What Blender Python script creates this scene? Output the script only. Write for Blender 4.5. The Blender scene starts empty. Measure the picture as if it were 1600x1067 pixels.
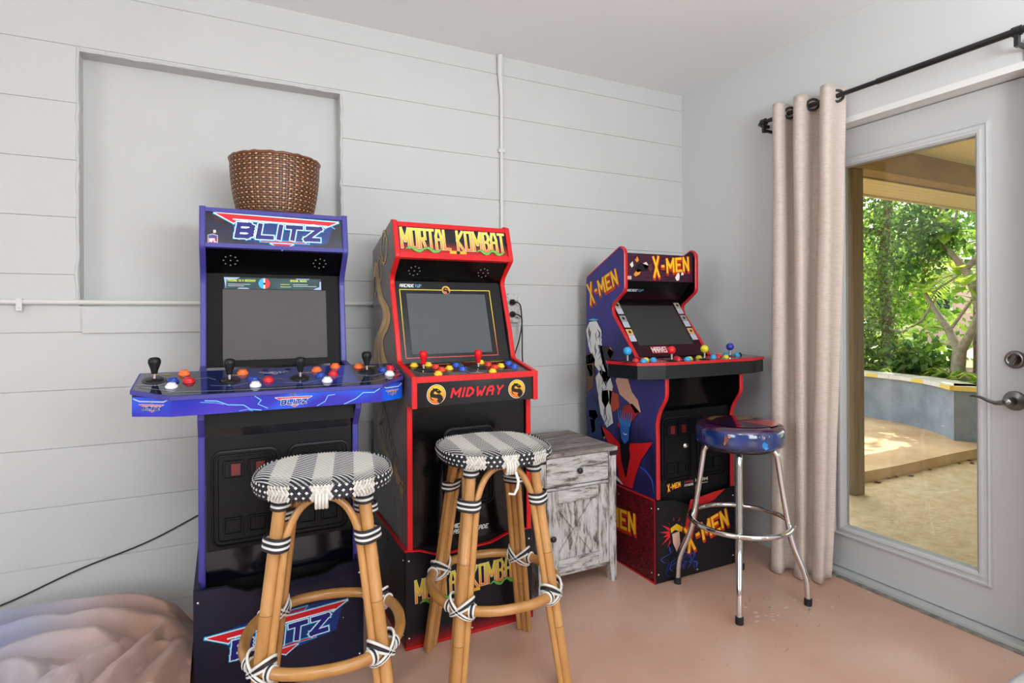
import bpy, math, random
from mathutils import Vector, Matrix
random.seed(7)
PI = math.pi
sc = bpy.context.scene
col = sc.collection

# ------------------------------------------------------------------ camera, world, lights, exposure
def c(h):
    h = h.lstrip('#'); o = []
    for i in (0, 2, 4):
        x = int(h[i:i+2], 16) / 255
        o.append(x / 12.92 if x <= .04045 else ((x + .055) / 1.055) ** 2.4)
    return tuple(o)

CAM_Z = 1.135
YAW, PIT, ROL = math.radians(26.678), math.radians(.037), math.radians(-.276)
fw = Vector((math.sin(YAW)*math.cos(PIT), math.cos(YAW)*math.cos(PIT), math.sin(PIT)))
rt = Vector((math.cos(YAW), -math.sin(YAW), 0)); upv = rt.cross(fw)
r2 = rt*math.cos(ROL) + upv*math.sin(ROL); u2 = -rt*math.sin(ROL) + upv*math.cos(ROL)
cd = bpy.data.cameras.new('camera'); cam = bpy.data.objects.new('camera', cd); col.objects.link(cam)
cd.sensor_width = 36; cd.lens = 897.5/1600*36; cd.shift_y = (492.04-533.5)/1600; cd.clip_start = .02; cd.clip_end = 300
m = Matrix.Identity(4)
for i in range(3):
    m[i][0] = r2[i]; m[i][1] = u2[i]; m[i][2] = -fw[i]
m[2][3] = CAM_Z
cam.matrix_world = m
sc.camera = cam

w = bpy.data.worlds.new('sky'); sc.world = w; w.use_nodes = True
nt = w.node_tree; bg = nt.nodes['Background']
sk = nt.nodes.new('ShaderNodeTexSky'); sk.sky_type = 'NISHITA'; sk.sun_disc = False
sk.sun_elevation = math.radians(55); sk.sun_rotation = math.radians(60); sk.air_density = 1.2; sk.dust_density = 3
hs = nt.nodes.new('ShaderNodeHueSaturation'); hs.inputs['Saturation'].default_value = .35; hs.inputs['Value'].default_value = 1.1
nt.links.new(sk.outputs[0], hs.inputs['Color']); nt.links.new(hs.outputs[0], bg.inputs[0]); bg.inputs[1].default_value = .56

def lamp(name, kind, loc, target, energy, size=None, size_y=None, color=(1, 1, 1), angle=None):
    l = bpy.data.lights.new(name, kind); l.energy = energy; l.color = color
    if kind == 'AREA':
        l.size = size
        if size_y: l.shape = 'RECTANGLE'; l.size_y = size_y
    if angle: l.angle = angle
    o = bpy.data.objects.new(name, l); col.objects.link(o); o.location = loc
    o.rotation_euler = (Vector(target)-Vector(loc)).to_track_quat('-Z', 'Y').to_euler()
    return o
lamp('sun', 'SUN', (18.6, 2.3, 20), (4.6, 2.2, 0), 9, color=(1, .95, .86), angle=math.radians(.6))
lamp('bounced_flash', 'AREA', (-.25, -.35, 2.33), (-.05, .35, 0), 15, .5, color=(.93, .98, 1))  # added overhead light, standing for flash bounced near the camera
lamp('ceiling_fill', 'AREA', (1.0, -.7, 1.6), (1.0, -.2, 2.4), 52, .7, color=(.90, .965, 1))  # added fill aimed upward to brighten the ceiling, like bounced flash
lamp('window_daylight_front', 'AREA', (.4, -3.55, 1.45), (.4, 0, 1.3), 56, 1.9, 1.3, color=(.86, .945, 1))
lamp('left_fill', 'AREA', (-2.62, -.2, 1.5), (0, .3, 1.2), 29, 1.5, 1.2, color=(.9, .965, 1))  # added fill from the left, set at an assumed, unseen window
lamp('window_daylight_right', 'AREA', (2.50, -1.95, 1.15), (0, -1.6, 1.0), 24, 1.1, 1.3, color=(.86, .95, 1))
vs = sc.view_settings; vs.view_transform = 'Standard'; vs.look = 'None'; vs.exposure = 0.0; vs.gamma = 1; vs.use_curve_mapping = False
sc.display_settings.display_device = 'sRGB'
cy = sc.cycles
cy.max_bounces = 8; cy.transparent_max_bounces = 12; cy.sample_clamp_indirect = 4; cy.use_denoising = True
cy.caustics_reflective = False; cy.caustics_refractive = False

# ------------------------------------------------------------------ materials
MATS = {}
def mat(name, base=(.8, .8, .8), rough=.5, metal=0, spec=.5, bump=None, noise=None, vcol=False, coat=0, trans=None, sheen=0):
    """bump=(scale, strength, distance[, stretch]); noise=(scale, colour2, low, high[, stretch])"""
    m = bpy.data.materials.new(name); m.use_nodes = True; t = m.node_tree; b = t.nodes['Principled BSDF']
    b.inputs['Base Color'].default_value = (*base, 1); b.inputs['Roughness'].default_value = rough
    b.inputs['Metallic'].default_value = metal; b.inputs['Specular IOR Level'].default_value = spec
    b.inputs['Coat Weight'].default_value = coat; b.inputs['Coat Roughness'].default_value = .08
    if sheen: b.inputs['Sheen Weight'].default_value = sheen
    co = t.nodes.new('ShaderNodeTexCoord')
    def mapped(st):
        mp = t.nodes.new('ShaderNodeMapping'); mp.inputs['Scale'].default_value = st
        t.links.new(co.outputs['Object'], mp.inputs['Vector']); return mp.outputs[0]
    src = None
    if vcol:
        a = t.nodes.new('ShaderNodeVertexColor'); a.layer_name = 'Col'; src = a.outputs[0]
    if noise:
        n = t.nodes.new('ShaderNodeTexNoise'); n.inputs['Scale'].default_value = noise[0]; n.inputs['Detail'].default_value = 8; n.inputs['Roughness'].default_value = .6
        t.links.new(mapped(noise[4] if len(noise) > 4 else (1, 1, 1)), n.inputs['Vector'])
        r = t.nodes.new('ShaderNodeMapRange'); r.inputs[1].default_value = noise[2]; r.inputs[2].default_value = noise[3]
        t.links.new(n.outputs[0], r.inputs[0])
        x = t.nodes.new('ShaderNodeMix'); x.data_type = 'RGBA'
        t.links.new(r.outputs[0], x.inputs['Factor'])
        if src: t.links.new(src, x.inputs[6])
        else: x.inputs[6].default_value = (*base, 1)
        x.inputs[7].default_value = (*noise[1], 1); src = x.outputs[2]
    if src: t.links.new(src, b.inputs['Base Color'])
    if bump:
        n = t.nodes.new('ShaderNodeTexNoise'); n.inputs['Scale'].default_value = bump[0]; n.inputs['Detail'].default_value = 5
        t.links.new(mapped(bump[3] if len(bump) > 3 else (1, 1, 1)), n.inputs['Vector'])
        u = t.nodes.new('ShaderNodeBump'); u.inputs['Strength'].default_value = bump[1]; u.inputs['Distance'].default_value = bump[2]
        t.links.new(n.outputs[0], u.inputs['Height']); t.links.new(u.outputs[0], b.inputs['Normal'])
    if trans:
        tr = t.nodes.new('ShaderNodeBsdfTranslucent'); ms = t.nodes.new('ShaderNodeMixShader'); ms.inputs[0].default_value = trans
        if src: t.links.new(src, tr.inputs[0])
        else: tr.inputs[0].default_value = (*base, 1)
        t.links.new(b.outputs[0], ms.inputs[1]); t.links.new(tr.outputs[0], ms.inputs[2])
        t.links.new(ms.outputs[0], t.nodes['Material Output'].inputs[0])
    MATS[name] = m
    return m
mat('wall_paint', c('#cacac9'), .55, bump=(60, .25, .004), noise=(2.5, c('#c6c6c4'), .35, .75))
mat('side_wall_paint', c('#d2d3d2'), .6, bump=(90, .1, .002))
mat('ceiling_paint', c('#f2f4f5'), .8, bump=(120, .5, .004))
mat('floor_paint', c('#c89d88'), .3, bump=(35, .12, .002), noise=(2.4, c('#d2b09e'), .4, .7))
mat('scuff', c('#d9c9bd'), .6)
mat('scratch', c('#8a6a5a'), .6)
mat('pale_blue_cloth', (1, 1, 1), .9, vcol=True, bump=(200, .3, .001))
mat('door_paint', c('#c3c4c4'), .35, bump=(150, .06, .001))
mat('white_trim', c('#e8e7e4'), .4)
mat('sill_metal', c('#c4c6c5'), .35, metal=.25)
mat('sill_dark', c('#6a675f'), .6, noise=(40, c('#8e8a80'), .4, .6))
mat('cast_pipe', c('#dddbd7'), .45)
mat('black_plastic', c('#0e0f11'), .45, spec=.25, bump=(400, .08, .0005))
mat('deck_edge', c('#1b2022'), .22, spec=.5)
mat('coin_plastic', c('#0c0c10'), .4, spec=.25, bump=(500, .1, .0005))
mat('black_gloss', c('#070708'), .16, spec=.35)
mat('kick_gloss', c('#080914'), .12, spec=.45)
mat('deck_grey', c('#3e3d40'), .3)
mat('blue_trim', c('#423e90'), .35, spec=.35)
mat('red_trim', c('#cf1c20'), .35, spec=.35)
mat('red_trim_dark', c('#c22026'), .3)
mat('print', (1, 1, 1), .35, vcol=True, spec=.3)
mat('print_gloss', (1, 1, 1), .12, vcol=True, spec=.5)
mat('acrylic', (1, 1, 1), .06, vcol=True, coat=1)
mat('laminate', (1, 1, 1), .22, vcol=True, spec=.4, coat=.06)
mat('print_matte', (1, 1, 1), .6, vcol=True)
mat('yarn', (1, 1, 1), .55, vcol=True)
mat('wicker', (1, 1, 1), .35, vcol=True, coat=.2)
mat('screen_warm', c('#5c5858'), .6, spec=.08, bump=(300, .3, .0006), noise=(5, c('#605a5a'), .4, .6))
mat('screen_cool', c('#575b5e'), .5, spec=.1, bump=(300, .25, .0006))
mat('screen_dark', c('#3a3a38'), .4, spec=.15, bump=(300, .1, .0004))
mat('bezel_black', c('#131214'), .4, spec=.08)
mat('red_lens', c('#6b2222'), .3)
mat('chrome', c('#d8d8d8'), .07, metal=1)
mat('nickel', c('#8d8a86'), .28, metal=1)
mat('black_metal', c('#1d1c1d'), .35)
mat('rubber', c('#16130f'), .7)
mat('rattan', c('#b07d45'), .36, noise=(9, c('#c89559'), .35, .7, (3, 3, .6)), coat=.3, bump=(60, .1, .001, (3, 3, .3)))
mat('rattan_ring', c('#a87538'), .33, noise=(14, c('#bf8c50'), .35, .7), coat=.3)
mat('node_brown', c('#8f5f2e'), .5)
mat('curtain_cloth', c('#efe2d6'), .85, noise=(22, c('#e0cfbd'), .48, .66, (1.5, 1.5, 14)), bump=(30, .7, .004, (1.5, 1.5, 16)), trans=.3, sheen=.2)
mat('steel_pipe_white', c('#dad8d4'), .4)
mat('outlet_steel', c('#cfcdc8'), .3, noise=(60, c('#8c8a86'), .52, .62))
mat('cord_black', c('#141414'), .5)
mat('cushion_blue', (1, 1, 1), .12, vcol=True, coat=1)
mat('blanket', (1, 1, 1), .95, vcol=True, bump=(260, .25, .001), sheen=.15)
mat('post_wood', c('#7f6c52'), .7, bump=(12, .4, .006, (6, 6, .5)), noise=(6, c('#6f5a3e'), .4, .7, (6, 6, .4)))
mat('beam_tan', c('#a48458'), .6, noise=(5, c('#957548'), .4, .7, (.6, 2, 2)))
mat('soffit_cream', c('#e2cfa8'), .6)
mat('porch_ceiling_paint', c('#e8d6ae'), .7)
mat('slab', c('#b29d76'), .85, noise=(11, c('#c9bb98'), .35, .75), bump=(45, 1, .012))
mat('patio', c('#c9ac82'), .8, noise=(2.0, c('#ab8a5e'), .4, .7), bump=(60, .3, .004))
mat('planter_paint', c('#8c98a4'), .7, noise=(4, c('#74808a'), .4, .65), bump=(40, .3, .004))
mat('planter_shaded', c('#80888c'), .7, noise=(4, c('#6d7476'), .4, .65))  # planter paint with shade put in, for the face without sun
mat('tile_white', c('#dcdad0'), .3)
mat('tile_yellow', c('#e3c65e'), .3)
mat('grout', c('#b9b5a8'), .8)
mat('soil', c('#4c3a29'), .95, bump=(30, .6, .02))
mat('lawn', c('#7d9a4a'), .95, bump=(50, .6, .03), noise=(3, c('#9fb565'), .4, .6))
mat('road', c('#d8d4ca'), .9)
mat('leaf', (1, 1, 1), .4, vcol=True, trans=.55)
mat('bark', c('#6b5843'), .85, noise=(20, c('#8f7c62'), .4, .65), bump=(40, .6, .01))
mat('bark_pale', c('#a89f8c'), .8, noise=(18, c('#8b8069'), .4, .65), bump=(40, .4, .006))
mat('pink_stucco', c('#d9b0a6'), .85)
mat('roof_grey', c('#8d8b88'), .8)
mat('car_blue', c('#2c4f86'), .2, coat=.8)
mat('dark_glass', c('#20262b'), .08)
mat('dead_leaf', c('#5a3a20'), .8)
mat('door_wood_far', c('#cfcabf'), .6)

def whitewash(name, st, dark='#5d524c', light='#cfcdcb', mid='#9a938e'):
    m = mat(name, c('#d3d0cb'), .6); t = m.node_tree; b = t.nodes['Principled BSDF']
    co = t.nodes.new('ShaderNodeTexCoord'); mp = t.nodes.new('ShaderNodeMapping'); mp.inputs['Scale'].default_value = st
    t.links.new(co.outputs['Object'], mp.inputs[0])
    n = t.nodes.new('ShaderNodeTexNoise'); n.inputs['Scale'].default_value = 5; n.inputs['Detail'].default_value = 12; n.inputs['Roughness'].default_value = .74; n.inputs['Distortion'].default_value = .35
    t.links.new(mp.outputs[0], n.inputs['Vector'])
    r = t.nodes.new('ShaderNodeValToRGB'); e = r.color_ramp.elements
    e[0].position = .40; e[0].color = (*c(dark), 1); e[1].position = .60; e[1].color = (*c(light), 1)
    k = r.color_ramp.elements.new(.455); k.color = (*c(mid), 1); k = r.color_ramp.elements.new(.49); k.color = (*c('#bab7b5' if light == '#cfcdcb' else mid), 1)
    t.links.new(n.outputs[0], r.inputs[0]); t.links.new(r.outputs[0], b.inputs['Base Color'])
whitewash('whitewash_h', (1.6, 2, 9)); whitewash('whitewash_v', (9, 3, 1.6)); whitewash('whitewash_top', (1, 6, 1), '#574a44', '#a79f9a', '#7f756f')

g = bpy.data.materials.new('window_glass'); g.use_nodes = True; t = g.node_tree; t.nodes.remove(t.nodes['Principled BSDF'])
tb = t.nodes.new('ShaderNodeBsdfTransparent'); gb = t.nodes.new('ShaderNodeBsdfGlossy'); gb.inputs['Roughness'].default_value = .02
fr = t.nodes.new('ShaderNodeFresnel'); fr.inputs[0].default_value = 1.45; mx = t.nodes.new('ShaderNodeMixShader')
tb.inputs[0].default_value = (.97, .98, .97, 1)
t.links.new(fr.outputs[0], mx.inputs[0]); t.links.new(tb.outputs[0], mx.inputs[1]); t.links.new(gb.outputs[0], mx.inputs[2])
t.links.new(mx.outputs[0], t.nodes['Material Output'].inputs[0]); MATS['window_glass'] = g

# ------------------------------------------------------------------ mesh builder
WHITE = (1, 1, 1)
class Fr:
    """a flat drawing frame: call (x, y, lift) -> point"""
    def __init__(s, o, ex=(1, 0, 0), ey=(0, 0, 1), n=None):
        s.o = Vector(o); s.ex = Vector(ex).normalized(); s.ey = Vector(ey).normalized()
        s.n = Vector(n).normalized() if n is not None else s.ex.cross(s.ey)
    def __call__(s, x, y, l=0): return s.o + s.ex*x + s.ey*y + s.n*l
    def turn(s, x, y, deg=0, lift=0):
        a = math.radians(deg); return Fr(s(x, y, lift), s.ex*math.cos(a)+s.ey*math.sin(a), -s.ex*math.sin(a)+s.ey*math.cos(a), s.n)
L = .0005
class MB:
    def __init__(s): s.V = []; s.F = []; s.M = []; s.S = []; s.C = []; s.mats = []; s.q = 0
    def mi(s, n):
        if n not in s.mats: s.mats.append(n)
        return s.mats.index(n)
    def add(s, verts, faces, mt, cl=WHITE, smooth=False):
        b = len(s.V); s.V += [tuple(v) for v in verts]
        if callable(cl): s.C += [cl(Vector(v)) for v in verts]
        elif isinstance(cl, list): s.C += cl
        else: s.C += [cl]*len(verts)
        k = s.mi(mt)
        for f in faces: s.F.append([b+i for i in f]); s.M.append(k); s.S.append(smooth)
        return s
    def poly(s, pts, mt, cl=WHITE): return s.add(pts, [list(range(len(pts)))], mt, cl)
    def box(s, a, b, mt, cl=WHITE, F=None):
        x0, y0, z0 = a; x1, y1, z1 = b
        P = [(x, y, z) for z in (z0, z1) for y in (y0, y1) for x in (x0, x1)]
        if F: P = [F(*q) for q in P]
        return s.add(P, [(0, 2, 3, 1), (4, 5, 7, 6), (0, 1, 5, 4), (2, 6, 7, 3), (0, 4, 6, 2), (1, 3, 7, 5)], mt, cl)
    def prism(s, pa, pb, mt, cl=WHITE, mside=None, smooth=False):
        n = len(pa); s.add(list(pa)+list(pb), [list(range(n))[::-1], list(range(n, 2*n))], mt, cl)
        s.add(list(pa)+list(pb), [(i, (i+1) % n, n+(i+1) % n, n+i) for i in range(n)], mside or mt, cl, smooth); return s
    def slab(s, F, pts, l0, l1, mt, cl=WHITE, mside=None): return s.prism([F(x, y, l0) for x, y in pts], [F(x, y, l1) for x, y in pts], mt, cl, mside)
    def tube(s, path, r, mt, cl=WHITE, n=10, closed=False, caps=True):
        P = [Vector(q) for q in path]; m = len(P); R = r if isinstance(r, (list, tuple)) else [r]*m
        T = []
        for i in range(m):
            a = P[(i-1) % m] if (closed or i) else P[i]; b = P[(i+1) % m] if (closed or i < m-1) else P[i]
            T.append((b-a).normalized())
        u = T[0].orthogonal().normalized(); V = []
        for i in range(m):
            u = (u - T[i]*u.dot(T[i])).normalized(); v = T[i].cross(u)
            for k in range(n):
                a = 2*PI*k/n; V.append(P[i] + (u*math.cos(a)+v*math.sin(a))*R[i])
        F = []
        for i in range(m if closed else m-1):
            j = (i+1) % m
            for k in range(n): F.append((i*n+k, i*n+(k+1) % n, j*n+(k+1) % n, j*n+k))
        s.add(V, F, mt, cl, True)
        if caps and not closed: s.poly(V[:n][::-1], mt, cl if not isinstance(cl, list) else cl[0]); s.poly(V[-n:], mt, cl if not isinstance(cl, list) else cl[0])
        return s
    def lathe(s, o, ax, prof, mt, cl=WHITE, n=20, smooth=True, F2=None):
        o = Vector(o); ax = Vector(ax).normalized(); u = ax.orthogonal().normalized(); v = ax.cross(u)
        if abs(ax.z) > .99: u = Vector((1, 0, 0)); v = Vector((0, 1, 0))*(1 if ax.z > 0 else -1)
        V = []
        for r, h in prof:
            for k in range(n):
                a = 2*PI*k/n; V.append(o+ax*h+(u*math.cos(a)+v*math.sin(a))*max(r, 1e-5))
        F = [(i*n+k, i*n+(k+1) % n, (i+1)*n+(k+1) % n, (i+1)*n+k) for i in range(len(prof)-1) for k in range(n)]
        return s.add(V, F, mt, cl, smooth)
    # flat drawing -------------------------------------------------
    def seg(s, F, p, q, w, lift, mt, cl, ext=1):
        p = Vector(p); q = Vector(q); d = (q-p)
        if d.length < 1e-6: return
        s.q = (s.q+1) % 14; lift += s.q*.00003
        d.normalize(); e = d*w/2*ext; n = Vector((-d.y, d.x))*w/2
        P = [p-e-n, q+e-n, q+e+n, p-e+n]
        C = [cl(a.x, a.y) for a in P] if callable(cl) else cl
        s.add([F(a.x, a.y, lift) for a in P], [(0, 1, 2, 3)], mt, C)
    def line(s, F, pts, w, lift, mt, cl, closed=False, ext=1):
        for i in range(len(pts)-(0 if closed else 1)): s.seg(F, pts[i], pts[(i+1) % len(pts)], w, lift, mt, cl, ext)
        return s
    def flat(s, F, pts, lift, mt, cl):
        C = [cl(*q) for q in pts] if callable(cl) else cl
        return s.add([F(x, y, lift) for x, y in pts], [list(range(len(pts)))], mt, C)
    def shape(s, F, pts, lift, mt, fill, outl=()):
        for i, (w_, k) in enumerate(outl): s.line(F, pts, w_, lift+i*L, mt, k, True)
        return s.flat(F, pts, lift+len(outl)*L, mt, fill)
    def disc(s, F, x, y, r, lift, mt, cl, n=28, ry=None): return s.flat(F, [(x+r*math.cos(2*PI*k/n), y+(ry or r)*math.sin(2*PI*k/n)) for k in range(n)], lift, mt, cl)
    def ribbon(s, F, pts, ws, lift, mt, cl, sub=6):
        P = smooth2(pts, sub); W = lerp_list(ws, len(P)); V = []
        for i, q in enumerate(P):
            d = (P[min(i+1, len(P)-1)]-P[max(i-1, 0)]).normalized(); n = Vector((-d.y, d.x))*W[i]/2
            V += [F(*(q-n), lift), F(*(q+n), lift)]
        s.add(V, [(2*i, 2*i+2, 2*i+3, 2*i+1) for i in range(len(P)-1)], mt, cl)
    def gridart(s, F, wd, h, nx, ny, lift, mt, fn):
        V = []; C = []
        for j in range(ny+1):
            for i in range(nx+1):
                x = wd*i/nx; y = h*j/ny; V.append(F(x, y, lift)); C.append(fn(x, y))
        s.add(V, [(j*(nx+1)+i, j*(nx+1)+i+1, (j+1)*(nx+1)+i+1, (j+1)*(nx+1)+i) for j in range(ny) for i in range(nx)], mt, C)
def smooth2(pts, sub=6):
    P = [Vector(q) for q in pts]; o = []
    for i in range(len(P)-1):
        a = P[max(i-1, 0)]; b = P[i]; d = P[i+1]; e = P[min(i+2, len(P)-1)]
        for k in range(sub):
            t = k/sub; o.append(.5*((2*b)+(d-a)*t+(2*a-5*b+4*d-e)*t*t+(-a+3*b-3*d+e)*t**3))
    o.append(P[-1]); return o
def lerp_list(ws, n):
    if not isinstance(ws, (list, tuple)): return [ws]*n
    o = []
    for i in range(n):
        t = i/(n-1)*(len(ws)-1); k = min(int(t), len(ws)-2); o.append(ws[k]+(ws[k+1]-ws[k])*(t-k))
    return o
def mix(a, b, t): t = max(0, min(1, t)); return tuple(x+(y-x)*t for x, y in zip(a, b))
def vnoise(x, y, z=0.0):
    from mathutils import noise
    return noise.noise(Vector((x, y, z)))

def obj(name, mb, parent=None, kind=None, off=None, bevel=None):
    if off is None: off = Vector((0, 0, 0))
    me = bpy.data.meshes.new(name); me.from_pydata([tuple(Vector(v)-off) for v in mb.V], [], mb.F)
    for n in mb.mats: me.materials.append(MATS[n])
    me.polygons.foreach_set('material_index', mb.M); me.polygons.foreach_set('use_smooth', mb.S)
    a = me.color_attributes.new('Col', 'FLOAT_COLOR', 'POINT')
    a.data.foreach_set('color', [x for q in mb.C for x in (*q[:3], 1.0)])
    me.update()
    o = bpy.data.objects.new(name, me); col.objects.link(o)
    if parent: o.parent = parent
    if kind: o['kind'] = kind
    if bevel:
        b = o.modifiers.new('bevel', 'BEVEL'); b.width = bevel; b.segments = 2; b.limit_method = 'ANGLE'
    return o
def tag(o, label, cat, group=None, kind=None):
    if label: o['label'] = label
    if cat: o['category'] = cat
    if group: o['group'] = group
    if kind: o['kind'] = kind
    return o
def thing(name, label, cat, loc=(0, 0, 0), rz=0, group=None):
    o = bpy.data.objects.new(name, None); col.objects.link(o); o.location = loc; o.rotation_euler = (0, 0, rz); o.empty_display_size = .1
    return tag(o, label, cat, group)
def struct(name, mb, **k): return obj(name, mb, kind='structure', **k)
def dup(root, loc, rz, label, group=None):
    r = root.copy(); col.objects.link(r); r.location = loc; r.rotation_euler = (0, 0, rz); r['label'] = label
    if group: r['group'] = group
    def rec(src, dst):
        for ch in list(src.children):
            k = ch.copy(); col.objects.link(k); k.parent = dst; rec(ch, k)
    rec(root, r); return r

# ------------------------------------------------------------------ stroke lettering
GL = {
 'A': '00 04 16 36 44 40|03 43', 'B': '00 06 36 45 44 33 03|33 42 41 30 00', 'C': '46 06 00 40', 'D': '00 06 26 44 42 20 00', 'E': '46 06 00 40|03 33',
 'F': '46 06 00|03 33', 'G': '46 06 00 40 43 23', 'H': '00 06|40 46|03 43', 'I': '20 26', 'J': '46 40 00 01', 'K': '00 06|46 03 40', 'L': '06 00 40', 'M': '00 06 22 46 40',
 'N': '00 06 40 46', 'O': '00 06 46 40 00', 'P': '00 06 46 43 03', 'R': '00 06 46 43 03|23 40', 'S': '46 06 03 43 40 00', 'T': '06 46|26 20',
 'U': '06 00 40 46', 'V': '06 20 46', 'W': '06 10 23 30 46', 'X': '00 46|06 40', 'Y': '06 23 46|23 20', 'Z': '06 46 00 40', '1': '15 26 20', '8': '00 06 46 40 00|03 43',
 '-': '13 33', '.': '20 21', '&': '40 05 26 35 02 10 20 43', '+': '', ' ': ''}
def text(mb, F, s, x, y, h, layers, mt='print', aspect=.62, gap=.28, skew=0, lift=L, width=None, narrow_i=True, big=None, shift=(0, 0)):
    """layers: [(stroke width, colour)]; returns the width drawn; width= squeezes the string to fit"""
    adv = []; tot = 0
    for ch in s:
        k = 0.001 if (ch in 'I1.' and narrow_i) else (.6 if ch in ' -' else (1.35 if ch in 'MW' else 1))
        adv.append((tot, k)); tot += aspect*k + gap*(1 if k > .01 else 1)
    tot -= gap
    sx = (width/(tot*h)) if width else 1
    for li, (sw, cl) in enumerate(layers):
        for ch, (a, k) in zip(s, adv):
            H = h
            for st in GL.get(ch, '').split('|'):
                if not st: continue
                P = []
                for q in st.split():
                    gx = (int(q[0])/4 - (.5 if k < .01 else 0))*(1 if k < .01 else 1)
                    px = (a + gx*aspect*(k if k > .01 else 0.0)*1.0)*h*sx; py = int(q[1])/6*H
                    if big and ch == big[0]: py = py*big[1] - (big[1]-1)*H*big[2]
                    P.append((x+px+py*skew+shift[0], y+py+shift[1]))
                mb.line(F, P, sw, lift+li*L, mt, cl)
    return tot*h*sx

def blitz_logo(mb, F, cx, cy, W, mt='print', glow=True, nfl=False):
    cyan = c('#2fb9ea') if glow else c('#a9c6dd'); white = c('#f3fbff'); red = c('#d2202c'); navy = c('#1a1f78'); k = W
    def P(*q): return [(cx+a*k, cy+b*k) for a, b in q]
    o = .014*k
    if glow:
        mb.flat(F, P((-.42, .13), (-.28, .155), (.35, .155), (.48, .12), (.40, -.10), (.1, -.14), (-.3, -.10)), L, mt, c('#16337a'))
        mb.shape(F, P((-.09, .125), (.17, .125), (.20, .155), (-.12, .155)), 2*L, mt, c('#a11b3c'), [(o, cyan)])
    mb.shape(F, P((-.5, .128), (.5, .112), (.39, .060), (.36, .072), (-.30, .080), (-.36, .050)), 3*L, mt, red, [(o*1.9, cyan), (o, white)])
    mb.line(F, P((-.36, .082), (.40, .070)), .010*k, 6*L, mt, white)
    mb.shape(F, P((-.07, -.115), (.11, -.115), (.02, -.165)), 3*L, mt, red, [(o*1.5, cyan), (o*.8, white)])
    mb.line(F, P((-.15, -.098), (.24, -.098)), .026*k, 4*L, mt, cyan); mb.line(F, P((-.145, -.098), (.235, -.098)), .013*k, 5*L, mt, red)
    lay = [(.060*k, cyan), (.049*k, white), (.036*k, navy)]
    text(mb, F, 'BLITZ', cx-.335*k, cy-.065*k, .105*k, lay, mt, aspect=1.35, gap=.75, skew=.18, lift=7*L, width=.66*k)
    if nfl: text(mb, F, 'NFL', cx-.09*k, cy+.165*k, .05*k, [(.026*k, c('#9fc4dd')), (.015*k, navy)], mt, aspect=.8, gap=.5, skew=.15, lift=5*L, width=.16*k)
def bolt(mb, F, pts, w_, lift=2*L):
    mb.line(F, pts, w_*2, lift, 'print', c('#2f8ff0')); mb.line(F, pts, w_, lift+L, 'print', c('#9fe6ff'))
def xmen(mb, F, x, y, W, deg=18, mt='print', depth=.05):
    T = F.turn(x, y, deg); h = W*.27
    args = dict(mt=mt, aspect=.60, gap=.36, skew=.05, width=W, big=('X', 1.55, .5))
    s0 = .050*W
    for i in range(4): text(mb, T, 'X-MEN', 0, 0, h, [(s0*1.35, c('#c8321e'))], lift=L*(1+i*.3), shift=((.012-.004*i)*W, (-.05+.012*i)*W), **args)
    text(mb, T, 'X-MEN', 0, 0, h, [(s0*1.4, c('#d4551c')), (s0, c('#f7c32b'))], lift=3.5*L, **args)
def mk_logo(mb, F, x0, y0, W, H, mt='print', upto=None):
    def grad(px, py):
        t = (py-y0)/H; return mix(c('#e8432a'), mix(c('#f6dc3d'), c('#dfe34a'), (t-.6)*2.5), t*1.5-.1)
    for s_, xa, wd in (('MORTAL', .0, .455), ('KOMBAT', .515, .485)):
        text(mb, F, s_, x0+xa*W+.01*W, y0+.22*H, H*.68, [(.029*W, c('#1a120c')), (.025*W, c('#f4e7c8')), (.018*W, grad)], mt, aspect=.36, gap=.20, lift=2*L, width=wd*W-.02*W)
    for xa, wd in ((.04, .33), (.70, .28)):
        pts = [(x0+(xa+wd*t/8)*W, y0+H*(.16+.07*math.sin(t*1.7))) for t in range(9)]
        mb.ribbon(F, pts, [.01*W, .032*W, .02*W, .035*W, .012*W], 6*L, mt, c('#2f6b2c')); mb.ribbon(F, pts, [.006*W, .024*W, .014*W, .026*W, .008*W], 7*L, mt, c('#6fb34e'))
    mb.flat(F, [(x0+.44*W, y0+.06*H), (x0+.60*W, y0+.06*H), (x0+.60*W, y0+.17*H), (x0+.44*W, y0+.17*H)], 2*L, mt, c('#f0b030')); mb.disc(F, x0+.52*W, y0+.11*H, .018*W, 3*L, mt, c('#1a1a1a'))
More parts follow.
